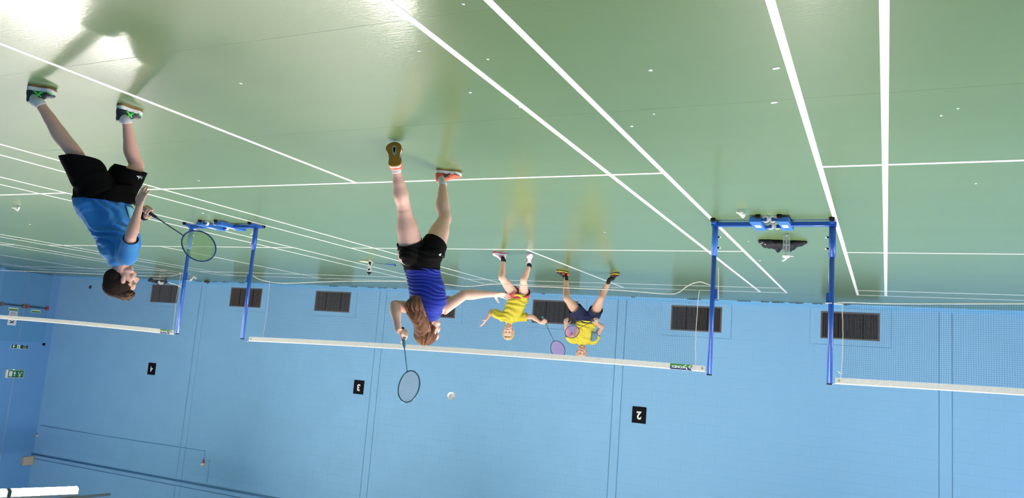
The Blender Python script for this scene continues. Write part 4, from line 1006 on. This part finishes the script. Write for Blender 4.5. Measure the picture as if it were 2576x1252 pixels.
def man_():
    D = 13.05; fw = -unit(Vector((FWD.x, FWD.y, 0))); side = Vector((fw.y, -fw.x, 0))
    org = ground(1478, 682); P = empty('person', org); tag(P, 'short-haired player in yellow shirt and navy shorts, legs wide apart', 'person', 'badminton players')
    J = dict(pel=at(1476, 792, D), wst=at(1474, 812, D), mid=at(1470, 830, D), chs=at(1466, 850, D), nek=at(1463, 862, D),
             hA=at(1458, 790, D), kA=at(1425, 750, D - .12), aA=at(1424, 697, D + .15), hB=at(1495, 789, D), kB=at(1512, 750, D - .22), aB=at(1534, 702, D - .18),
             sA=at(1438, 853, D), eA=at(1427, 834, D - .05), wA=at(1423, 817, D - .2), sB=at(1492, 856, D), eB=at(1514, 822, D - .02))
    hc = at(1463, 887, D - .04); hax = frame(fw, Zv + RGT * -.02); hk = 1.13
    mb = MB()
    limb(mb, [J['pel'], J['wst'], J['mid'], J['chs'], J['nek']], [(.15, .11), (.135, .10), (.15, .11), (.155, .10), (.055, .055)], side)
    mb.tube([J['sA'], J['chs'] + Zv * .01, J['sB']], [.055, .07, .055], n=12); mb.tube([J['nek'] - Zv * .03, L3(hc, hax, (0, -.02, -.055))], [.058, .055], n=12); head(mb, hc, hax, hk)
    leg(mb, J['hA'], J['kA'], J['aA'], (.092, .08, .056, .055, .034), -fw); leg(mb, J['hB'], J['kB'], J['aB'], (.092, .08, .056, .055, .034), -fw)
    butt = at(1507, 799, D - .2); tip = at(1432, 838, D - .42); tip = butt + unit(tip - butt) * .67; ax = unit(tip - butt); G = butt + ax * .07
    wB = grip_hand(mb, G, ax, J['eB'], .95, -1)
    arm(mb, J['sB'], J['eB'], wB, (.053, .047, .041, .028)); arm(mb, J['sA'], J['eA'], J['wA'], (.053, .047, .041, .028))
    hand(mb, J['wA'], at(1424, 800, D - .3) - J['wA'], -FWD * -1 - RGT, FWD * -.4 - RGT, .95, curl=(.7, .7, .75, .8), spread=.04)
    organic(mb, 'body', 'skin3', P, org, .0055, 3); face(P, org, hc, hax, hk, M['hair_man'])
    hb = MB(); hb.ell(L3(hc, hax, (0, -.024, .038)), (.083, .097, .083), hax, 18, 12); hb.ell(L3(hc, hax, (0, -.06, -.005)), (.066, .06, .075), hax)
    organic(hb, 'hair', 'hair_man', P, org, .006, 3)
    sb = MB()
    limb(sb, [at(1476, 800, D), at(1475, 810, D), at(1472, 828, D), at(1468, 846, D), at(1464, 858, D), at(1462, 867, D)], [(.165, .135), (.165, .135), (.168, .13), (.172, .12), (.11, .09), (.06, .065)], side)
    eA, eB = J['sA'].lerp(J['eA'], .62), J['sB'].lerp(J['eB'], .45)
    limb(sb, [J['chs'] + RGT * .09, J['sA'] - Zv * .008, J['sA'].lerp(J['eA'], .9)], [.085, .075, .068]); limb(sb, [J['chs'] - RGT * .09, J['sB'] - Zv * .008, J['sB'].lerp(J['eB'], .62)], [.085, .078, .072])
    organic(sb, 'shirt', 'shirt_yellow', P, org, .0065, 3, [(at(1475, 808, D), -Zv, .35), (eA, J['eA'] - J['sA'], .11), (eB, J['eB'] - J['sB'], .115)], lambda co, no: wr_fold(co, (.4, .1, .85), .08, .009, 5), .003)
    V = [];  # grey side panel
    MB().tube([at(1497, 836, D - .13), at(1495, 850, D - .115), at(1488, 858, D - .10)], [(.05, .012), (.05, .02), (.018, .012)], side=RGT, n=10, sub=3).build('side_panel', 'shirt_grey', P, org, True)
    tb = MB(); limb(tb, [at(1475, 818, D), at(1476, 808, D), at(1477, 792, D)], [(.158, .125), (.16, .128), (.168, .13)], side)
    h1, h2 = at(1446, 775, D - .05), at(1500, 779, D - .1)
    limb(tb, [at(1466, 797, D), at(1458, 788, D - .02), at(1434, 762, D - .1)], [.115, .112, .115]); limb(tb, [at(1488, 797, D), at(1494, 790, D - .04), at(1506, 763, D - .17)], [.115, .112, .112])
    organic(tb, 'shorts', 'shorts_navy', P, org, .0065, 3, [(h1, J['kA'] - J['hA'], .21), (h2, J['kB'] - J['hB'] + RGT * .04, .20), (at(1475, 813, D), Zv, .35)], lambda co, no: wr_fold(co, (.2, .1, .95), .09, .004, 8), .003)
    C_ = ('shoe_black', 'shoe_yellow', 'shoe_black')
    f1 = unit(Vector((RGT.x, RGT.y, 0)) * .75 + fw * .6); h = ground(1427, 683); sh = shoe(P, org, h, h + f1 * .25, Zv, .10, C_, J['aA'], 1.2, 'shoe_coral', 'shoe_black', 'sock_b', J['aA'].lerp(J['kA'], .33))
    MB().ell(h + Zv * .045 - f1 * .0, (.045, .045, .03)).build('heel_tab', 'shoe_coral', sh, org, True)
    h = ground(1538, 688); f2 = unit(fw - Vector((RGT.x, RGT.y, 0)) * .35); shoe(P, org, h, h + f2 * .25, Zv, .10, C_, J['aB'], 1.2, 'shoe_coral', 'shoe_black', 'sock_b', J['aB'].lerp(J['kB'], .33))
    racket(frame_mw(butt, tip, FWD + Zv * .3), 'racket with purple strings held across the body of the short-haired player', 'frame_navy', 'string_purple', 'grip_blue', 'shaft')

M['hair_boy'] = mat('hair_dark_brown', (.030, .016, .011), .8, spec=.15, noise_amt=.5, nscale=120, stretch=(1, 1, .3))
M['hair_fringe'] = mat('hair_fringe_brown', (.17, .078, .038), .6, spec=.25, noise_amt=.5, nscale=60)
M['hair_brown'] = mat('hair_auburn', (.13, .052, .026), .65, spec=.2, noise_amt=.5, nscale=40, stretch=(1, 1, .3))
M['hair_brown2'] = mat('hair_auburn_light', (.27, .12, .058), .55, spec=.25, noise_amt=.5, nscale=30)
M['hair_blond'] = mat('hair_blond', (.60, .40, .20), .5, noise_amt=.35, nscale=60, stretch=(1, 1, .3))
M['hair_man'] = mat('hair_cropped', (.16, .085, .045), .6, noise_amt=.4, nscale=120)
M['shirt_blue'] = mat('cotton_blue', (.022, .20, .50), .75, noise_amt=.05, nscale=60, bump=.2, bscale=500, sheen=.1)
M['shirt_panel'] = mat('cotton_pale_blue', (.25, .55, .68), .75, noise_amt=.5, nscale=16)
M['shorts_black'] = mat('shorts_black', (.004, .0035, .0035), .9, spec=.05)
M['shorts_black2'] = mat('stretch_black', (.007, .0055, .0055), .8, spec=.08)
M['top_blue'] = mat('stretch_royal_blue', (.018, .035, .33), .6, spec=.12, sheen=.1)
M['shirt_yellow'] = mat('sport_yellow', (.64, .50, .012), .65, noise_amt=.06, nscale=20)
M['shirt_grey'] = mat('sport_grey_blue', (.10, .20, .28), .7)
M['shorts_red'] = mat('sport_red', (.50, .03, .05), .65)
M['shorts_navy'] = mat('sport_navy', (.016, .018, .065), .7, spec=.12)
M['shoe_navy'] = mat('shoe_navy', (.018, .024, .036), .5)
M['green_trim'] = mat('shoe_green', (.05, .55, .04), .45)
M['gum'] = mat('gum_sole', (.36, .16, .04), .5)
M['gum2'] = mat('gum_sole_orange', (.42, .17, .02), .45, noise_amt=.3, nscale=12)
M['silver'] = mat('shank_silver', (.40, .38, .33), .35)
M['shoe_orange'] = mat('shoe_coral_orange', (.85, .13, .055), .5)
M['shoe_dark'] = mat('shoe_dark_grey', (.04, .035, .04), .5)
M['shoe_white'] = mat('shoe_white', (.80, .74, .74), .5)
M['shoe_pink'] = mat('shoe_pink', (.70, .03, .25), .5)
M['shoe_black'] = mat('shoe_black', (.025, .022, .022), .5)
M['shoe_yellow'] = mat('shoe_yellow', (.75, .62, .03), .5)
M['shoe_coral'] = mat('shoe_coral', (.80, .10, .06), .5)
M['frame_blue'] = mat('racket_blue', (.02, .05, .22), .3, coat=.4); M['frame_cyan'] = mat('racket_cyan', (.03, .16, .24), .3, coat=.4); M['frame_navy'] = mat('racket_navy', (.015, .03, .06), .3, coat=.4)
M['shaft_cyan'] = mat('shaft_cyan', (.12, .33, .48), .35)
M['string_green'] = mat('string_green', (.55, .70, .22), .5); M['string_white'] = mat('string_white', (.80, .80, .90), .5); M['string_purple'] = mat('string_purple', (.62, .28, .66), .5)
M['grip_grey'] = mat('grip_grey_green', (.10, .20, .22), .7); M['grip_blue'] = mat('grip_blue', (.06, .12, .28), .7)
boy(); girl(); blond(); man_()

# ================================================================== SMALL THINGS
dv = Vector((RGT.x, RGT.y, 0)).normalized(); fh = Vector((FWD.x, FWD.y, 0)).normalized()
def gshuttle(x, y, ax, lab):
    p = ground(x, y); axu = unit(ax); shuttle(p + Zv * (.0335 * math.sqrt(max(0, 1 - axu.z ** 2)) + .002), axu, lab)
gshuttle(1862, 527, -dv + fh * .35 + Zv * -.0 + Vector((0, 0, .24)), 'white shuttlecock on the floor by the blue post bases')
gshuttle(39, 517, -dv + fh * .3 + Vector((0, 0, .24)), 'white shuttlecock on the open floor behind the boy')
p = ground(638, 575); shuttle(p + Zv * .045, Vector((.12, -.1, 1)) * 1, 'white shuttlecock standing by the post base near the racket')
p = ground(494, 696); shuttle(p + Zv * .034, -fh + Vector((0, 0, .2)), 'small white shuttlecock on the floor near the back wall')
p = ground(481, 700.5); shuttle(p + Zv * .034, -fh - dv * .4 + Vector((0, 0, .2)), 'small white shuttlecock behind the post seen through the racket')
shuttle(at(1135, 994, 6.9), unit(CAM - at(1135, 994, 6.9)) + Zv * .1, 'white shuttlecock flying in the air before the blue wall', sc_=1.0)

# flecks of feather on the floor
fk = [(1953, 171, .045, .015), (1947, 257, .045, .013), (1637, 176, .022, .012), (1183, 232, .018, .01), (1227, 148, .014, .01), (1165, 9, .012, .01), (1055, 127, .02, .008), (606, 209, .02, .012), (1589, 317, .02, .012), (2410, 272, .014, .01), (2368, 290, .012, .01),
      (500, 454, .022, .012), (510, 536, .04, .012), (75, 564, .03, .012), (1911, 655, .035, .012), (1883, 607, .02, .01), (1521, 584, .018, .012), (2455, 461, .014, .01), (1645, 286, .014, .01), (1308, 269, .014, .008)]
where = ['beside the sideline near the photo edge, closer to the camera', 'beside the sideline near the photo edge, farther from the camera', 'in the open middle court floor', 'between the singles line and the girl', 'nearest the singles line in front of the girl',
         'at the very edge of the photo', 'in the bright lamp reflection', 'between the boy and the girl, nearest the camera', 'just inside the middle doubles line', 'in the empty court, nearer the middle', 'in the empty court, beside another fleck',
         'near the short service line beside the boy\'s shorts', 'beside the posts seen through the racket', 'behind the boy near a shuttlecock', 'beyond the black jacket', 'between the post and the black jacket', 'in the reflection of the short-haired player', 'past the service line of the empty court', 'next to the middle doubles line', 'on the singles line before the girl']
for (x, y, l_, w2), wh in zip(fk, where):
    p = ground(x, y); a = rnd.uniform(-.4, .4); du = Vector((math.cos(a), math.sin(a), 0)) * l_ * .5; dw = Vector((-math.sin(a), math.cos(a), 0)) * w2
    m = MB(); pts = []
    for k in range(8):
        t = 2 * math.pi * k / 8; pts.append(p + du * math.cos(t) * rnd.uniform(.8, 1.1) + dw * math.sin(t) * rnd.uniform(.8, 1.2) + Zv * .0016)
    n = 8; m.add([q - Zv * .0015 for q in pts] + [q + Zv * .0012 for q in pts] + [p + Zv * .0045], [tuple(range(n - 1, -1, -1))] + [(i, (i + 1) % n, n + (i + 1) % n, n + i) for i in range(n)] + [(n + i, n + (i + 1) % n, 2 * n) for i in range(n)])
    tag(m.build('feather_scrap', 'feather', None, p), 'tiny white feather scrap ' + wh, 'scrap', 'feather scraps on the floor')

# dark jacket heap between the posts
def jacket():
    b0, b1 = ground(1912, 602), ground(2027, 606); c = (b0 + b1) / 2; du = (b1 - b0); L_ = du.length; du.normalize(); dn = Vector((-du.y, du.x, 0))
    if dn.dot(fh) < 0: dn = -dn
    e = empty('jacket', c); tag(e, 'crumpled black jacket lying on the floor between the two posts', 'jacket')
    m = MB(); r3 = random.Random(11)
    def env(u_): return max(.06, math.sin(math.pi * min(.985, max(.02, u_)) ** .95)) ** .5
    for i in range(13):
        u_ = .06 + .88 * i / 12; h = .085 * env(u_) * r3.uniform(.8, 1.15)
        m.ell(b0 + du * (L_ * u_) + dn * (.075 * env(u_)) + Zv * (h * .45), (.055, .10 * env(u_) + .012, h * .62 + .006), (du, dn, Zv), 14, 9)
    for i in range(15):                                     # rolls and folds of cloth
        u0 = r3.uniform(.08, .78); u1 = u0 + r3.uniform(.08, .2) * r3.choice((1, 1, -.6)); u1 = min(.93, max(.06, u1))
        pts = []
        for k in range(5):
            t = k / 4; u_ = u0 + (u1 - u0) * t; h = .10 * env(u_) * math.sin(math.pi * (.12 + .76 * t)) * r3.uniform(.85, 1.2)
            pts.append(b0 + du * (L_ * u_) + dn * ((-.035 + .2 * t) * env(u_)) + Zv * max(.012, h))
        m.tube(pts, [.010, .016, .019, .016, .010], n=8, sub=3)
    m.tube([b1 - du * .12 + Zv * .03, b1 - du * .04 + Zv * .022, b1 + du * .01 + Zv * .03], [.035, .02, .006], n=8, sub=3)
    m.tube([b0 + du * .12 + Zv * .02, b0 + du * .03 + Zv * .014, b0 - du * .01 + Zv * .010], [.035, .016, .006], n=8, sub=3)
    organic(m, 'cloth', mat('jacket_black', (.007, .007, .013), .6, spec=.3), e, c, .006, 2, disp=lambda co, no: np.array([.006 * noise.noise(Vector((p[0] * 22, p[1] * 22, p[2] * 22))) for p in co]))
    ps = [at(x, y, depth(b0) - .02) for x, y in ((1913, 608), (1920, 606), (1926, 611), (1932, 611))]; MB().tube([p + Zv * .02 for p in ps], .003, n=5, sub=3).build('drawstring', 'cord', e, c, True)
    ps = [at(x, y, depth(b0) - .02) for x, y in ((1925, 609), (1927, 604), (1931, 605), (1934, 608))]; MB().tube([p + Zv * .02 for p in ps], .003, n=5, sub=3).build('drawstring', 'cord', e, c, True)
jacket()
def bottle_clear():
    b = ground(1979, 588); e = empty('water_bottle', b); tag(e, 'clear water bottle with white cap standing in front of the black jacket', 'bottle')
    glass = mat('clear_plastic', (.92, .96, .95), .08, trans=.95, spec=.4)
    x = b; r = .037; pr = [(0, .006), (r * .9, .0), (r, .01), (r, .10), (r * .97, .115), (r, .13), (r, .205), (r * .9, .222), (r * .72, .23)]
    V = []; F = []; n = 28
    for rr, z in pr + [(q[0] - .0018, q[1]) for q in pr[::-1][:-1]]:
        for k in range(n): V.append(b + Vector((max(rr, .0005) * math.cos(2 * math.pi * k / n), max(rr, .0005) * math.sin(2 * math.pi * k / n), z)))
    m_ = len(V) // n
    for i in range(m_ - 1):
        for k in range(n): F.append((i * n + k, i * n + (k + 1) % n, (i + 1) * n + (k + 1) % n, (i + 1) * n + k))
    MB().add(V, F).build('body', glass, e, b, True)
    MB().tube([b + Zv * .014, b + Zv * .21], .0045, n=8).build('straw', 'white', e, b, True)
    MB().tube([b + Zv * .013, b + Zv * .018, b + Zv * .028], [.014, .017, .008], n=12).build('straw_foot', 'white', e, b, True)
    MB().tube([b + Zv * .118, b + Zv * .124], .0345, n=24).build('level_ring', mat('frosted_ring', (.7, .75, .72), .4, alpha=.6), e, b, True)
    cp = MB().tube([b + Zv * .226, b + Zv * .23, b + Zv * .252, b + Zv * .258], [.034, .037, .037, .030], n=24).build('cap', 'white', e, b, True)
    MB().tube([b + Zv * .256 + dv * .0, b + Zv * .275 + dv * .012, b + Zv * .288 + dv * .03], [.018, .013, .010], n=10, sub=3).build('spout', 'white', cp, b, True)
    MB().tube([b + Zv * .262 + dv * .01, b + Zv * .29 + dv * .022, b + Zv * .30 + dv * .034, b + Zv * .285 + dv * .04], .005, n=6, sub=4).build('carry_loop', 'white', cp, b, True)
    p = at(2000, 634, depth(b) + .1)
    MB().tube([b + Zv * .235 - dv * .03, b + Zv * .236 - dv * .075, b + Zv * .238 - dv * .083], [.006, .007, .011], n=8, sub=2).build('cap_lever', 'white', cp, b, True)
bottle_clear()
def bottle_grey():
    b = ground(932, 652.5); e = empty('drinks_bottle', b); tag(e, 'grey and black sports bottle standing by the racket on the floor', 'bottle')
    gm = mat('grey_bottle', (.50, .50, .47), .4)
    MB().tube([b, b + Zv * .006, b + Zv * .06, b + Zv * .12, b + Zv * .135, b + Zv * .15, b + Zv * .21, b + Zv * .222], [.034, .037, .037, .037, .034, .037, .037, .033], n=24).build('body', gm, e, b, True)
    MB().tube([b + Zv * .221, b + Zv * .226, b + Zv * .238, b + Zv * .246, b + Zv * .250], [.036, .038, .036, .024, .012], n=20).build('lid', 'rubber', e, b, True)
    MB().tube([b + Zv * .248, b + Zv * .262, b + Zv * .272], [.008, .009, .007], n=12).build('nozzle', 'rubber', e, b, True)
    for z0, z1, w3, tl in ((.045, .115, .028, .012), (.165, .205, .03, .01)):
        V = []; F = []; n = 10
        for i in range(n + 1):
            an = math.atan2(-fh.y, -fh.x) + (-.55 + 1.1 * i / n); r_ = .0378
            zt = z1 - (z1 - z0) * .6 * (i / n) if tl > .011 else z1 - (z1 - z0) * .5 * (1 - i / n)
            V += [b + Vector((r_ * math.cos(an), r_ * math.sin(an), z0)), b + Vector((r_ * math.cos(an), r_ * math.sin(an), zt))]
        for i in range(n): F.append((2 * i, 2 * i + 2, 2 * i + 3, 2 * i + 1))
        MB().add(V, F).build('black_print', 'rubber', e, b, True)
bottle_grey()
# racket lying on the floor beyond the net
a_, b_ = ground(995, 665), ground(915, 655); d_ = unit(b_ - a_); mw = frame_mw(a_ + Zv * .018, a_ + Zv * .018 + d_, Zv)
racket(mw, 'racket with yellow and blue frame lying on the floor by the grey bottle', 'frame_yellow' if 'frame_yellow' in M else M.setdefault('frame_yellow', mat('racket_yellow', (.55, .62, .05), .35)), 'string_white', 'grip_royal' if 'grip_royal' in M else M.setdefault('grip_royal', mat('grip_royal', (.06, .14, .50), .6)), 'shaft')
# kit bag heap by the wall, brown leaf-like scrap
def bag():
    b = ground(398, 702); e = empty('kit_bag', b); tag(e, 'small black and white kit bag on the floor at the foot of the back wall', 'bag')
    m = MB(); m.ell(b + Zv * .07 + dv * -.08, (.20, .13, .075), nu=20, nv=12); m.ell(b + Zv * .05 + dv * .16, (.14, .12, .055), nu=16, nv=10); m.ell(b + Zv * .04 + dv * -.0, (.3, .1, .04))
    organic(m, 'bag_body', 'shoe_black', e, b, .012, 3, disp=lambda co, no: np.array([.02 * noise.noise(Vector((p[0] * 9, p[1] * 9, p[2] * 14))) for p in co]))
    m = MB(); m.ell(b + Zv * .085 + dv * -.13 - fh * .05, (.11, .10, .07), nu=16, nv=10); m.ell(b + Zv * .05 + dv * -.18 - fh * .06, (.07, .08, .045))
    organic(m, 'towel', 'white', e, b, .01, 2, disp=lambda co, no: np.array([.025 * noise.noise(Vector((p[0] * 13, p[1] * 13, p[2] * 18))) for p in co]))
    MB().tube([b + dv * .1 - fh * .12 + Zv * .01, b - fh * .16 + Zv * .012, b - dv * .14 - fh * .13 + Zv * .01], .008, n=6, sub=4).build('strap', 'cord', e, b, True)
bag()
b = ground(521, 706); m = MB(); m.ell(b + Zv * .03, (.12, .05, .028), nu=16, nv=8); m.ell(b + Zv * .045 - dv * .02, (.05, .04, .03))
e = empty('cloth_scrap', b); tag(e, 'small crumpled brown cloth at the foot of the back wall', 'cloth')
organic(m, 'cloth', mat('brown_cloth', (.10, .05, .03), .8), e, b, .008, 2, disp=lambda co, no: np.array([.015 * noise.noise(Vector((p[0] * 20, p[1] * 20, p[2] * 20))) for p in co]))
